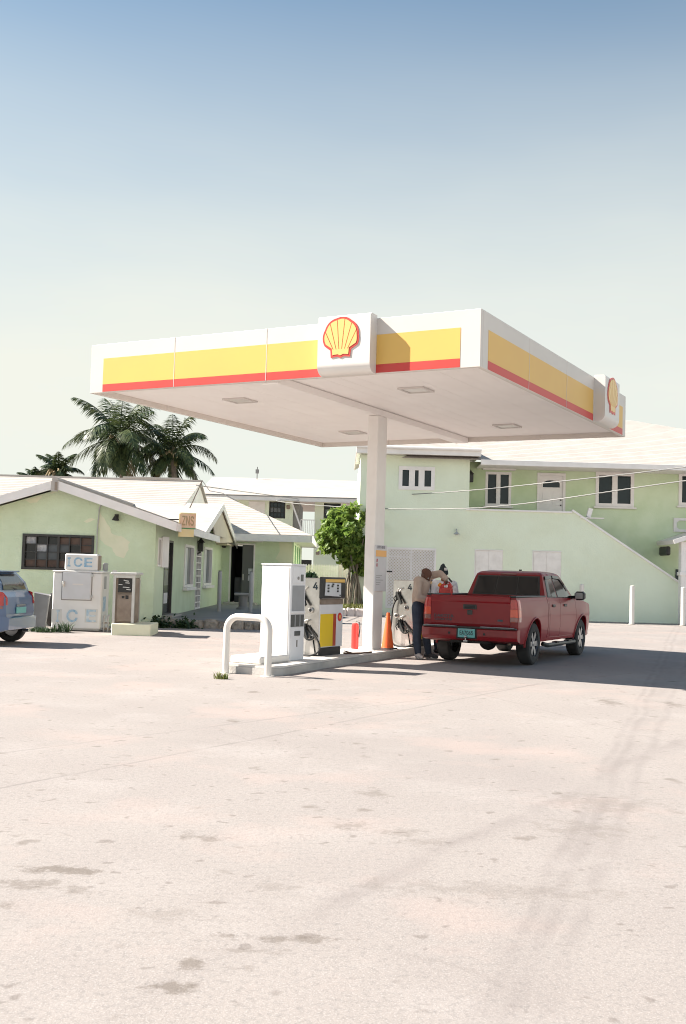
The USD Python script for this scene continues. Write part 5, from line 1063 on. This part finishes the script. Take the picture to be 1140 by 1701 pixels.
def wheel(th, x, y, z, R, w_, spokes, s):
    T_ = lambda m_: rot(m_, math.pi / 2 * -s, [1, 0, 0]).apply_translation([x, y, z])
    p = th.add("wheel", T_(fix(lathe(tyre_prof(R, w_), 40))), "rubber", smooth=30, label=None); rm = lathe([(0, w_ * .12), (R * .25, w_ * .14), (R * .25, w_ * .08), (R * .60, w_ * .02), (R * .63, w_ * .46), (R * .60, w_ * .46), (R * .55, w_ * -.1), (0, w_ * -.12)], 36)
    th.add("rim", T_(fix(rm)), "alloy", parent=p, smooth=30)
    for k in range(spokes):
        a = 2 * math.pi * k / spokes; c_, s_ = math.cos(a), math.sin(a); th.add("spoke", T_(trimesh.convex.convex_hull(np.array([(c_ * r_ - s_ * q, s_ * r_ + c_ * q, zz) for r_, q0, zt_ in ((R * .12, R * .10, w_ * .40), (R * .60, R * .13, w_ * .44)) for q in (-q0, q0) for zz in (zt_, zt_ - w_ * .16)]))), "alloy", parent=p)
    th.add("hub_cap", T_(lathe([(0, w_ * .44), (R * .13, w_ * .42), (R * .14, w_ * .25), (0, w_ * .25)], 18)), "alloy", parent=p); return p
for x in (AX, CW):
    for s in (1, -1): wheel(car, x, s * .70, .285, .30, .185, 6, s)
for s in (1, -1): car.add("door_mirror", cat(box(1.62, 1.78, s * .82, s * 1.0, 1.0, 1.13, .04), bar((1.72, s * .78, 1.02), (1.7, s * .86, 1.05), .05, .05)), "car_blue")

# ------------------------------------------------------------------ red pickup with four doors
TT = 0.4667; TF = np.array([math.sin(TT), math.cos(TT)]); TN = np.array([TF[1], -TF[0]])
tr0 = np.array([3.591, 20.488]) - TN * .90
tk = Thing("pickup_truck", "dark red four door pickup truck parked beside the pumps, tailgate facing the viewer", "pickup truck", (tr0[0], tr0[1], float(gz(21)) + .004), math.atan2(TF[1], TF[0]))
WB = 3.33
def hw(x, z):
    w_ = np.interp(z, [.40, .55, .70, .88, 1.05, 1.16, 1.235], [.850, .880, .897, .905, .895, .875, .845])
    fl_ = .022 * np.exp(-((x - 0) / .42) ** 2) * np.exp(-((z - .85) / .16) ** 2) + .03 * np.exp(-((x - WB) / .42) ** 2) * np.exp(-((z - .85) / .16) ** 2)
    return (w_ + fl_) * np.interp(x, [-1.06, -.98, 3.7, 4.1, 4.35, 4.45], [.985, 1, 1, .965, .88, .80])
def hc(x, z):       # the cab narrows towards the roof
    w_ = np.interp(z, [1.05, 1.2, 1.35, 1.5, 1.6, 1.66, 1.70, 1.735], [.855, .825, .775, .725, .69, .665, .62, .50]); return w_ * np.interp(x, [.9, 1.15, 1.3, 2.4, 3.1], [.965, .99, 1, 1, .97])
low = warped([(-1.0, .60), (-1.0, 1.225), (.86, 1.235), (.9, 1.225), (2.9, 1.20), (3.02, 1.17), (3.5, 1.145), (4.0, 1.09), (4.25, 1.01), (4.36, .86), (4.36, .45), (4.2, .40), (-.72, .40), (-.98, .48)], hw, .08)
cabm = warped([(.94, 1.1), (.97, 1.22), (1.16, 1.66), (1.24, 1.70), (1.55, 1.73), (2.05, 1.72), (2.30, 1.68), (3.06, 1.15), (2.9, 1.05), (1.0, 1.05)], hc, .07)
bed = man(box(-.955, .80, -.73, .73, .78, 1.6)); 
gap = man(box(.865, .885, -1.2, 1.2, .46, 1.6))                     # gap between bed and cab
low = low - bed - gap - ycyl(0, .40, .445) - ycyl(WB, .40, .445)
low = low + man(box(-.7, 4.0, -.5, .5, .40, .77))
def groove(pts, s, w_=.011):
    out = None
    for a, b in zip(pts[:-1], pts[1:]):
        m_ = bar((a[0], s * .9, a[1]), (b[0], s * .9, b[1]), w_, .16) if abs(a[0] - b[0]) < 1e-6 else bar((a[0], s * .9, a[1]), (b[0], s * .9, b[1]), .16, w_)
        out = man(m_) if out is None else out + man(m_)
    return out
# door seams cut 8 mm into the skin
bodyw = low + cabm
for s in (1, -1):
    for pts in ([(.96, 1.19), (.96, .88), (.55 + .45, .62), (1.06, .47), (1.72, .46), (1.72, 1.2)], [(1.72, .46), (2.78, .46), (2.86, .7), (2.86, 1.19)]):
        for a, b in zip(pts[:-1], pts[1:]):
            p0, p1 = np.array([a[0], 0, a[1]]), np.array([b[0], 0, b[1]]); n_ = 4
            for k in range(n_):
                u, v_ = p0 + (p1 - p0) * k / n_, p0 + (p1 - p0) * (k + 1) / n_; yu, yv = float(hw(u[0], u[2])), float(hw(v_[0], v_[2]))
                d = (v_ - u) / np.linalg.norm(v_ - u); sdv = np.array([-d[2], 0, d[0]]) * .006
                q = [np.array([e[0], s * (yy + o), e[2]]) + sg_ * sdv for e, yy in ((u - d * .004, yu), (v_ + d * .004, yv)) for o in (-.010, .03) for sg_ in (-1, 1)]
                bodyw = bodyw - man(trimesh.convex.convex_hull(np.array(q)))
tk.add("body", tri(bodyw), "truck_red", smooth=35)
tk.add("bed_liner", cat(box(-.95, .795, -.725, .725, .762, .784), box(-.95, .795, .70, .728, .785, 1.2), box(-.95, .795, -.728, -.70, .785, 1.2), box(.77, .797, -.70, .70, .785, 1.2)), "black_plastic")
for s in (1, -1):
    tk.add("bed_rail_cap", tri(man(box(-1.0, .855, s * .72, s * .85, 1.228, 1.262, .012))), "black_plastic")
    side_glass(tk, [(1.13, 1.245), (1.26, 1.60), (1.66, 1.635), (1.68, 1.235)], hc, s, .001, "glass_tint", "rear_door_window"); side_glass(tk, [(1.78, 1.235), (1.76, 1.635), (2.20, 1.62), (2.30, 1.57), (2.74, 1.225)], hc, s, .001, "glass_tint", "front_door_window")
    side_glass(tk, [(1.09, 1.222), (1.23, 1.62), (1.66, 1.655), (1.70, 1.655), (1.70, 1.222)], hc, s, -.004, "black_plastic", "window_seal"); side_glass(tk, [(1.74, 1.222), (1.73, 1.655), (2.21, 1.64), (2.32, 1.59), (2.80, 1.21)], hc, s, -.004, "black_plastic", "window_seal")
    side_glass(tk, [(1.22, 1.57), (1.25, 1.635), (1.67, 1.66), (1.67, 1.60)], hc, s, .02, "glass_tint", "rain_visor"); side_glass(tk, [(1.75, 1.60), (1.75, 1.66), (2.22, 1.645), (2.62, 1.37), (2.58, 1.35), (2.20, 1.585)], hc, s, .02, "glass_tint", "rain_visor")
    for x in (1.14, 1.96):
        y = s * float(hw(x, 1.08)); p = tk.add("door_handle", box(x, x + .19, y - s * .012, y + s * .022, 1.045, 1.095, .012), "black_plastic"); tk.add("handle_recess", box(x + .01, x + .17, y - s * .008, y + s * .005, 1.03, 1.044), "interior_dark", parent=p)
    y = s * float(hw(2.7, 1.18)); p = tk.add("door_mirror", cat(tri(man(box(2.50, 2.68, s * .95, s * 1.16, 1.17, 1.35, .045))), bar((2.68, s * .80, 1.22), (2.6, s * .97, 1.23), .07, .06)), "black_plastic"); tk.add("mirror_glass", box(2.494, 2.4995, s * .98, s * 1.13, 1.20, 1.32), "alloy", parent=p)
    tk.add("side_step", cat(tube([(.62, s * .86, .36), (.72, s * .93, .33), (2.62, s * .93, .33), (2.74, s * .86, .36)], .042, 10), *[box(x, x + .25, s * .88, s * .98, .365, .382) for x in (1.2, 2.05)]), "black_plastic", smooth=40)
    for x in (0, WB):     # wheel arch lips
        a = np.linspace(math.radians(-8), math.radians(188), 30); pts = [(x + .462 * math.cos(t), s * (float(hw(x + .462 * math.cos(t), .40 + .462 * math.sin(t))) - .006), .40 + .462 * math.sin(t)) for t in a]
        tk.add("arch_lip", tube(pts, .024, 7), "truck_red", smooth=60)
        ring = Polygon([(x + r_ * math.cos(t), .40 + r_ * math.sin(t)) for r_, ts in ((.449, np.linspace(-.1, math.pi + .1, 20)), (.440, np.linspace(math.pi + .1, -.1, 20))) for t in ts])
        tk.add("arch_liner", pxz(ring, s * .50, s * .84), "interior_dark")
    # tail lamps: stacked lenses that wrap the corner
    L_ = []
    for nm, z0, z1, mt in (("tail_light", 1.02, 1.19, "lens_red"), ("tail_light", .88, 1.018, "lens_orange"), ("tail_light", .80, .878, "lens_clear")):
        m_ = refine(box(-1.022, -.86, s * .76, s * .86, z0, z1), .03); v = m_.vertices.copy(); o = np.abs(v[:, 1]) > .80; k = np.clip((np.abs(v[:, 1]) - .76) / .10, 0, 1)
        v[:, 1] = s * (.755 + (hw(v[:, 0], v[:, 2]) + .008 - .755) * k); v[:, 0] = np.where(v[:, 0] < -.95, v[:, 0] + .03 * np.clip(k - .6, 0, 1) * 2.5, v[:, 0]); m_.vertices = v
        L_.append(tk.add(nm, fix(m_), mt, smooth=40))
        tk.add("lens_rib", box(-1.026, -1.0, s * .775, s * .845, z0 - .001, z0 + .008), "pump_red", parent=L_[-1])
# tailgate
def tg_hw(z): return .748
tg = tri(man(trimesh.convex.convex_hull(np.array([(x, y, z) for y in (-.748, .748) for x, z in ((-.962, .70), (-1.012, .70), (-1.024, .78), (-1.012, 1.14), (-1.03, 1.165), (-1.03, 1.225), (-1.012, 1.25), (-.962, 1.25))]))))
tgp = tk.add("tailgate", cat(fix(pxz([(-.962, .70), (-1.010, .70), (-1.018, .74), (-1.018, 1.12), (-1.034, 1.145), (-1.034, 1.215), (-1.018, 1.243), (-.962, 1.243)], -.748, .748))), "truck_red")
tk.add("handle_bezel", box(-1.030, -1.018, -.13, .13, 1.00, 1.085, .006), "black_plastic", parent=tgp); tk.add("handle", box(-1.042, -1.0305, -.10, .10, 1.015, 1.065, .006), "interior_dark", parent=tgp); tk.add("lock_bezel", box(-1.028, -1.018, -.05, .05, .90, .985, .006), "black_plastic", parent=tgp)
back = ((0, -1, 0), (0, 0, 1))
tk.add("badge_text", cat(text_at("DAKOTA", .05, back, (-1.0185, .50, .865), width=.38), text_at("QUAD CAB", .035, back, (-1.0185, .51, .80), width=.34)), "ink_dark", parent=tgp); tk.add("badge_mark", box(-1.022, -1.0185, -.62, -.52, .80, .835, .003), "ink_dark", parent=tgp)
tk.add("press_line", box(-1.0215, -1.0185, -.72, .72, .745, .757), "truck_red_bumper", parent=tgp)
# bumper with step pad, plate, hitch
bp = Polygon([(-1.02, .43), (-1.14, .46), (-1.17, .52), (-1.17, .645), (-1.15, .66), (-1.02, .66)])
m_ = man(pxz(bp, -1, 1)).refine_to_length(.06).to_mesh(); v = np.array(m_.vert_properties[:, :3]); v[:, 0] += .11 * np.clip((np.abs(v[:, 1]) - .72) / .28, 0, 1) ** 1.6; v[:, 1] *= .905
bpp = tk.add("bumper", fix(trimesh.Trimesh(v, np.array(m_.tri_verts), process=False)), "truck_red_bumper", smooth=35)
m_ = refine(box(-1.165, -1.0, -.88, .88, .662, .69, .008), .08); v = m_.vertices.copy(); v[:, 0] += .11 * np.clip((np.abs(v[:, 1]) - .66) / .28, 0, 1) ** 1.6; m_.vertices = v; tk.add("step_pad", m_, "black_plastic", parent=bpp, smooth=35)
for s in (1, -1): tk.add("step_pad", box(-1.15, -1.03, s * .24, s * .84, .6905, .70, .004), "steel_light" if False else "cabinet_grey", parent=bpp); tk.add("bumper_end", box(-1.01, -.94, s * .70, s * .89, .45, .66, .02), "truck_red_bumper", parent=bpp)
tk.add("plate_recess", box(-1.176, -1.1705, -.19, .19, .475, .66), "interior_dark", parent=bpp)
pl_ = tk.add("number_plate", box(-1.184, -1.177, -.16, .16, .50, .655, .003), "plate_teal"); tk.add("plate_number", text_at("EA7065", .07, back, (-1.1845, 0, .582), width=.25), "ink_dark", parent=pl_); tk.add("plate_strip", box(-1.1855, -1.1845, -.12, .12, .635, .646), "ink_grey", parent=pl_)
tk.add("tow_ball", cat(trimesh.creation.icosphere(2, .026).apply_translation([-1.21, 0, .515]), cyl(-1.21, 0, .45, .50, .013), box(-1.23, -1.0, -.04, .04, .43, .455)), "alloy", smooth=40)
for s in (1, -1): tk.add("bolt_hole", box(-1.173, -1.1705, s * .33 - .02, s * .33 + .02, .55, .59), "interior_dark", parent=bpp)
# rear window of three panes, brake light
def cab_rear(z): return np.interp(z, [1.1, 1.22, 1.66, 1.70], [.94, .97, 1.16, 1.24])
def rw(name, pts, off, t, mt, parent=None):
    m_ = refine(pyz(pts, 0, t), .07); v = m_.vertices.copy(); cv_ = .035 * (v[:, 1] / .65) ** 2; v[:, 0] = cab_rear(v[:, 2]) + cv_ * 0 - off - v[:, 0]; m_.vertices = v; return tk.add(name, fix(m_), mt, parent, smooth=30)
seal = rw("rear_window_seal", [(-.69, 1.25), (.69, 1.25), (.63, 1.63), (-.63, 1.63)], .001, .006, "black_plastic")
for a, b in ((-.66, -.235), (-.215, .215), (.235, .66)):
    f_ = lambda y, z: y * (1 - .09 * (z - 1.27) / .34); rw("rear_pane", [(f_(a, 1.27), 1.27), (f_(b, 1.27), 1.27), (f_(b, 1.61), 1.61), (f_(a, 1.61), 1.61)], .0075, .004, "glass_tint", parent=seal)
tk.add("brake_light", box(1.13, 1.19, -.16, .16, 1.648, 1.672, .006), "lens_clear"); tk.add("aerial", cat(cyl(1.9, 0, 1.72, 1.76, .03, 10)), "black_plastic")
tk.add("windscreen", slab([(2.38, -.62, 1.645), (2.38, .62, 1.645), (3.03, .72, 1.20), (3.03, -.72, 1.20)], -.012), "glass_tint")
# underside
tk.add("rear_axle", cat(tube([(0, -.70, .38), (0, .70, .38)], .05, 10), trimesh.creation.icosphere(2, .15).apply_scale([1, 1.1, 1]).apply_translation([0, 0, .37]), box(-.6, .5, -.52, -.46, .46, .50), box(-.6, .5, .46, .52, .46, .50)), "interior_dark", smooth=40)
tk.add("spare_wheel", mv(lathe([(0, -.08), (.30, -.09), (.33, 0), (.30, .09), (0, .08)], 24), -.62, .05, .52), "rubber", smooth=40); tk.add("exhaust", tube([(1.5, -.4, .42), (.4, -.45, .45), (-.4, -.55, .45), (-.8, -.68, .40)], .035, 8), "rust_metal", smooth=True); tk.add("hitch", box(-1.05, -.6, -.35, .35, .40, .46), "interior_dark")
for s in (1, -1):
    tk.add("headlight", box(4.12, 4.34, s * .52, s * .78, .82, .98, .03), "lens_clear")
    for x in (0, WB): wheel(tk, x, s * .775, .385, .385, .245, 6, s)
tk.add("front_bumper", tri(warped([(4.2, .42), (4.46, .46), (4.48, .64), (4.3, .70)], lambda x, z: np.interp(x, [4.2, 4.35, 4.5], [.81, .77, .62]))), "truck_red_bumper", smooth=35)

# ------------------------------------------------------------------ people
def limb(chain, seg=14):
    """Union of the hulls of neighbouring balls."""
    out = None; S = lambda p, r_: manifold3d.Manifold.sphere(r_, seg).translate(tuple(map(float, p)))
    for (p, r_), (q, s_) in zip(chain[:-1], chain[1:]):
        h = manifold3d.Manifold.batch_hull([S(p, r_), S(q, s_)]); out = h if out is None else out + h
    return out
def soft(m_, l=.022, it=8):
    t_ = tri(m_.refine_to_length(l)); t_.merge_vertices(); trimesh.smoothing.filter_taubin(t_, lamb=.5, nu=-.53, iterations=it); return t_
def ell(c, r3, yaw=0.0, pitch=0.0):
    e = trimesh.creation.icosphere(3, 1.0).apply_scale(r3); e = rot(rot(e, pitch, [0, 1, 0]), yaw, [0, 0, 1]); return man(e.apply_translation(c))
def hand(wrist, d, up_, curl, side):
    """Palm, four fingers of unequal length bent at the knuckles and a thumb from the palm's side."""
    w_ = np.array(wrist, float); d = np.array(d, float) / np.linalg.norm(d); u = np.array(up_, float); u = u - d * (u @ d); u /= np.linalg.norm(u); s_ = np.cross(d, u) * side
    out = None
    k = [w_ + d * .09 + s_ * o for o in (-.033, -.011, .011, .033)]
    palm_ = limb([(w_, .026), (k[0], .014)]) + limb([(w_, .026), (k[3], .014)]) + manifold3d.Manifold.batch_hull([limb([(w_ + d * .02 - s_ * .02, .016), (k[0], .012)]), limb([(w_ + d * .02 + s_ * .02, .016), (k[3], .012)])])
    out = palm_
    for q, ln in zip(k, (.062, .075, .080, .070)):
        dir_, p, ch = d.copy(), q, [(q, .0105)]
        for j, f_ in enumerate((.45, .32, .23)):
            dir_ = dir_ * math.cos(curl) - u * math.sin(curl); p = p + dir_ * ln * f_ * 1.15; ch.append((p, .0098 - .0012 * j))
        out = out + limb(ch, 10)
    t0 = w_ + d * .03 + s_ * .025; t1 = t0 + (d * .6 + s_ * .75 - u * .25) * .045; t2 = t1 + (d * .9 + s_ * .1 - u * .4) * .035
    return out + limb([(t0, .014), (t1, .011), (t2, .009)], 10)
def head(c, fdir, tilt):
    """Head with brow, nose, jaw and ears, looking along fdir and bowed by tilt."""
    y = math.atan2(fdir[1], fdir[0]); P_ = lambda m_: m_
    h = ell((0, 0, .02), (.098, .078, .108)) + limb([((.03, 0, -.06), .055), ((.058, 0, -.095), .032)]) + limb([((.085, 0, .02), .014), ((.112, 0, -.028), .017)]) + limb([((.078, -.035, .03), .02), ((.078, .035, .03), .02)]) + limb([((.07, -.018, -.068), .016), ((.07, .018, -.068), .016)])
    for s in (1, -1): h = h + ell((-.005, s * .08, -.005), (.02, .012, .034))
    t_ = tri(h); t_ = rot(rot(t_, tilt, [0, 1, 0]), y, [0, 0, 1]); return man(t_.apply_translation(c))
def put_rel(c, fdir, tilt, m_): return rot(rot(m_, tilt, [0, 1, 0]), math.atan2(fdir[1], fdir[0]), [0, 0, 1]).apply_translation(c)

# man with the fuel can: world joints from the picture
MY = 21.25
def J(px, py, dy=0.0): return at(px, py, MY + dy)
fd = np.array([.80, -.45, 0]); fd /= np.linalg.norm(fd)
ankA, ankB = J(694.5, 1088, -.05), J(712, 1086, .08); ankA[2], ankB[2] = .09, .09
kneeA, kneeB = J(693.5, 1049, -.10), J(708.5, 1046, .02); hipA, hipB = J(694, 1008, -.09), J(701, 1007, .09)
pel, wst, chs = J(697, 1001), J(697, 990, .0), J(702, 971, -.02); shA, shB = J(694.5, 964.5, -.19), J(711.5, 957.5, .14); nk, hdc = J(706, 960.5, -.03), J(707.2, 956.5, -.08)
elA, wrA = J(694, 993, -.27), J(709, 995, -.22); elB, wrB = J(731.5, 952.5, .05), J(740.5, 960.5, -.08)
def body_chain(e):
    return limb([(pel, .128 + e), (wst, .128 + e), (chs, .138 + e), (nk - np.array([0, 0, .10]), .10 + e)]) + limb([(shA, .07 + e), (chs, .10 + e), (shB, .07 + e)]) + limb([(shA, .07 + e), (nk - np.array([0, 0, .08]), .075 + e)]) + limb([(shB, .07 + e), (nk - np.array([0, 0, .08]), .075 + e)])
def arm_chain(a, b, c, e): return limb([(a, .062 + e), (b, .046 + e)]) + limb([(b, .046 + e), (c, .034 + e)])
def leg_chain(a, b, c, e): return limb([(a, .095 + e), (b, .064 + e)]) + limb([(b, .062 + e), (b + (c - b) * .35 - fd * .015, .06 + e), (c, .040 + e)])
canp = J(741, 981, -.02)
hA = hand(wrA, fd * .9 + np.array([.1, .1, -.15]), (0, 0, 1), .35, 1); hB = hand(wrB, canp + np.array([0, 0, .12]) - wrB + np.array([.04, 0, -.02]), (.3, -.4, .6), .75, 1)
body_ = body_chain(0) + arm_chain(shA, elA, wrA, 0) + arm_chain(shB, elB, wrB, 0) + leg_chain(hipA, kneeA, ankA, 0) + leg_chain(hipB, kneeB, ankB, 0) + limb([(nk - np.array([0, 0, .06]), .06), (hdc - np.array([0, 0, .02]), .055)])
for a in (ankA, ankB): body_ = body_ + limb([(a, .04), (a + fd * .12 - np.array([0, 0, .05]), .03)])
hd = head(hdc, fd, .62)
mn = Thing("person", "person in beige sweater and dark jeans leaning over the truck bed, tipping the red can", "person", (ankA[0], ankA[1], 0))
bt = soft(body_ + hd, .02, 6); bt = trimesh.util.concatenate([bt])
body_all = soft(body_, .022, 6)
full = man(body_all) + man(soft(hd, .012, 3)) + man(soft(hA, .006, 3)) + man(soft(hB, .006, 3))
mn.add("body", tri(full), "skin", world=True, smooth=True)
mn.add("sweater", soft(body_chain(.018) + arm_chain(shA, elA, wrA, .02) + arm_chain(shB, elB, wrB, .02), .022, 5), "sweater", world=True, smooth=True)
for nm, rr__, (a, b) in (("cuff", .045, (elA + (wrA - elA) * .88, wrA)), ("cuff", .045, (elB + (wrB - elB) * .88, wrB))): mn.add(nm, soft(limb([(a, rr__ + .012), (b, rr__ + .012)]), .015, 3), "sweater", world=True, smooth=True)
mn.add("collar", soft(limb([(nk - np.array([0, 0, .055]), .078), (nk - np.array([0, 0, .02]), .072)]), .02, 3), "sweater", world=True, smooth=True)
mn.add("jeans", soft(limb([(pel + np.array([0, 0, -.0]), .143), (pel - np.array([0, 0, .07]), .135)]) + leg_chain(hipA, kneeA, ankA + np.array([0, 0, .02]), .022) + leg_chain(hipB, kneeB, ankB + np.array([0, 0, .02]), .022), .022, 5), "denim", world=True, smooth=True)
cap = ell((-.012, 0, .045), (.110, .090, .098)) - man(box(-.2, .2, -.2, .2, -.3, .025)); mn.add("knit_cap", soft(man(put_rel(hdc, fd, .62, tri(cap))), .012, 3), "knit_brown", world=True, smooth=True)
for s in (1, -1):
    e = mn.add("eye", put_rel(hdc, fd, .62, trimesh.creation.icosphere(2, .014).apply_translation([.082, s * .032, .008])), "eye_white", world=True, smooth=True); mn.add("iris", put_rel(hdc, fd, .62, trimesh.creation.icosphere(2, .007).apply_translation([.092, s * .032, .008])), "interior_dark", parent=e, world=True)
for a, sfx, f2 in ((ankA, "shoe_pale", np.array([-.15, -.95, 0])), (ankB, "shoe_dark", np.array([.85, -.5, 0]))):
    f2 = f2 / np.linalg.norm(f2) if sfx == "shoe_dark" else np.array([.35, -.93, 0])
    t_ = a + f2 * .17; p = mn.add("shoe", soft(limb([((a[0] - f2[0] * .05, a[1] - f2[1] * .05, .065), .05), ((a[0] + f2[0] * .06, a[1] + f2[1] * .06, .06), .05), ((t_[0], t_[1], .045), .04)]) + limb([((a[0], a[1], .10), .048), ((a[0] + f2[0] * .03, a[1] + f2[1] * .03, .07), .05)]), .018, 4), sfx, world=True, smooth=True)
    mn.add("sole", soft(limb([((a[0] - f2[0] * .06, a[1] - f2[1] * .06, .028), .028), ((t_[0], t_[1], .026), .024)]) + limb([((a[0] + f2[0] * .08 - f2[1] * .03, a[1] + f2[1] * .08 + f2[0] * .03, .026), .024), ((a[0] + f2[0] * .08 + f2[1] * .03, a[1] + f2[1] * .08 - f2[0] * .03, .026), .024)]), .018, 3), "sign_white", parent=p, world=True, smooth=True)
# red fuel can in his hand
fc = Thing("fuel_can", "red plastic fuel can with orange cap held over the truck bed", "fuel can", canp - np.array([0, 0, .14]), -.3)
cm = man(box(-.125, .125, -.09, .09, 0, .20, .02)) + man(trimesh.convex.convex_hull(np.array([(x, y, z) for x0_, x1_, z, q in ((-.13, .13, .20, .085), (-.06, .10, .275, .05)) for x in (x0_, x1_) for y in (-q, q)])))
cm = cm - man(rot(cyl(0, 0, -.2, .2, .03), math.pi / 2, [1, 0, 0]).apply_translation([.02, 0, .225]).apply_scale([1, 1, 1]))
fc.add("tank", soft(cm, .02, 3), "can_red", smooth=True)
fc.add("cap", rot(lathe([(0, 0), (.042, 0), (.042, .05), (.035, .06), (0, .06)], 16), -.9, [0, 1, 0]).apply_translation([-.09, -.02, .225]), "can_orange", smooth=40)
fc.add("label_patch", box(-.02, .03, -.0925, -.0905, .20, .235), "sign_white"); fc.add("handle", tube([(-.05, 0, .25), (-.03, 0, .30), (.06, 0, .30), (.09, 0, .26)], .014, 8), "can_red", smooth=True)
nz0 = J(743, 958, .02) - fc.loc; fc.add("nozzle", cat(tube([fc.R.T @ q for q in (J(741.5, 959, .02) - fc.loc, J(746, 961, .02) - fc.loc, J(751, 967, .02) - fc.loc)], .017, 8)), "black_plastic", smooth=True)
fc.add("emboss", cat(box(-.10, .10, -.093, -.0905, .06, .068), box(-.10, .10, -.093, -.0905, .15, .158)), "can_red")

# second person behind
M2 = 23.0
def Q(px, py, dy=0.0): return at(px, py, M2 + dy)
f2 = np.array([.45, -.89, 0]); base2 = at(737, 1000, M2); h2 = at(736, 953.5, M2)
def S2(x, y, z): return np.array([base2[0] + x, M2 + y, z])
sh1, sh2 = S2(-.20, -.05, 1.42), S2(.20, .05, 1.42); p2, w2, c2 = S2(0, 0, .96), S2(0, 0, 1.12), S2(0, -.02, 1.30); n2 = S2(0, 0, 1.46)
h2 = S2(-.02, -.03, 1.615)
def b2(e): return limb([(p2, .13 + e), (w2, .125 + e), (c2, .14 + e), (n2 - np.array([0, 0, .08]), .09 + e)]) + limb([(sh1, .068 + e), (c2 + np.array([0, 0, .06]), .10 + e), (sh2, .068 + e)]) + limb([(sh1, .065 + e), (n2 - np.array([0, 0, .05]), .065 + e), (sh2, .065 + e)])
e1, w1 = S2(-.25, -.10, 1.14), S2(-.10, -.34, 1.18); e2, w2_ = S2(.26, -.04, 1.14), S2(.16, -.32, 1.16)
k1, k2 = S2(-.10, -.03, .50), S2(.10, .02, .50); a1, a2 = S2(-.11, 0, .09), S2(.11, .05, .09); g1_, g2_ = S2(-.09, 0, .92), S2(.09, 0, .92)
m2 = b2(0) + arm_chain(sh1, e1, w1, 0) + arm_chain(sh2, e2, w2_, 0) + leg_chain(g1_, k1, a1, 0) + leg_chain(g2_, k2, a2, 0) + limb([(n2 - np.array([0, 0, .05]), .058), (h2 - np.array([0, 0, .03]), .052)])
for a in (a1, a2): m2 = m2 + limb([(a, .04), (a + f2 * .12 - np.array([0, 0, .05]), .03)])
p2t = Thing("person", "person in white shirt and dark knit hat standing behind the red can", "person", (base2[0], M2, 0))
hd2 = head(h2, f2, .12); fx2 = man(soft(m2, .022, 6)) + man(soft(hd2, .012, 3)) + man(soft(hand(w1, (.4, -.8, -.1), (0, 0, 1), .4, 1), .006, 3)) + man(soft(hand(w2_, (-.2, -.9, -.1), (0, 0, 1), .4, -1), .006, 3))
p2t.add("body", tri(fx2), "skin_brown", world=True, smooth=True)
p2t.add("shirt", soft(b2(.02) + limb([(sh1, .085), (sh1 + (e1 - sh1) * .75, .075)]) + limb([(sh2, .085), (sh2 + (e2 - sh2) * .75, .075)]), .022, 5), "shirt_white", world=True, smooth=True)
p2t.add("trousers", soft(limb([(p2, .142), (p2 - np.array([0, 0, .07]), .135)]) + leg_chain(g1_, k1, a1 + np.array([0, 0, .02]), .022) + leg_chain(g2_, k2, a2 + np.array([0, 0, .02]), .022), .022, 5), "denim", world=True, smooth=True)
bc = (ell((-.012, 0, .05), (.114, .096, .115)) - man(box(-.3, .3, -.3, .3, -.3, .015))) + limb([((-.015, 0, .10), .085), ((-.05, -.0, .165), .05), ((-.075, .03, .20), .028)])
hp = p2t.add("knit_hat", soft(man(put_rel(h2, f2, .12, tri(bc))), .012, 3), "beanie_dark", world=True, smooth=True)
hb_ = lathe([(.112, .012), (.118, .02), (.118, .05), (.112, .06)], 30).apply_scale([1, .86, 1]); p2t.add("hat_brim", put_rel(h2, f2, .12, mv(fix(hb_), -.012)), "beanie_dark", parent=hp, world=True, smooth=40)
p2t.add("hat_label", put_rel(h2, f2, .12, rot(box(.098, .108, -.05, .02, .10, .155, .004), -.25, [0, 1, 0], (.1, 0, .1))), "sign_white", parent=hp, world=True)
for s in (1, -1):
    e = p2t.add("eye", put_rel(h2, f2, .12, trimesh.creation.icosphere(2, .014).apply_translation([.082, s * .032, .008])), "eye_white", world=True, smooth=True); p2t.add("iris", put_rel(h2, f2, .12, trimesh.creation.icosphere(2, .007).apply_translation([.092, s * .032, .008])), "interior_dark", parent=e, world=True)
for a in (a1, a2): p2t.add("shoe", soft(limb([((a[0] - f2[0] * .05, a[1] - f2[1] * .05, .055), .052), ((a[0] + f2[0] * .17, a[1] + f2[1] * .17, .045), .042)]), .018, 4), "shoe_dark", world=True, smooth=True)
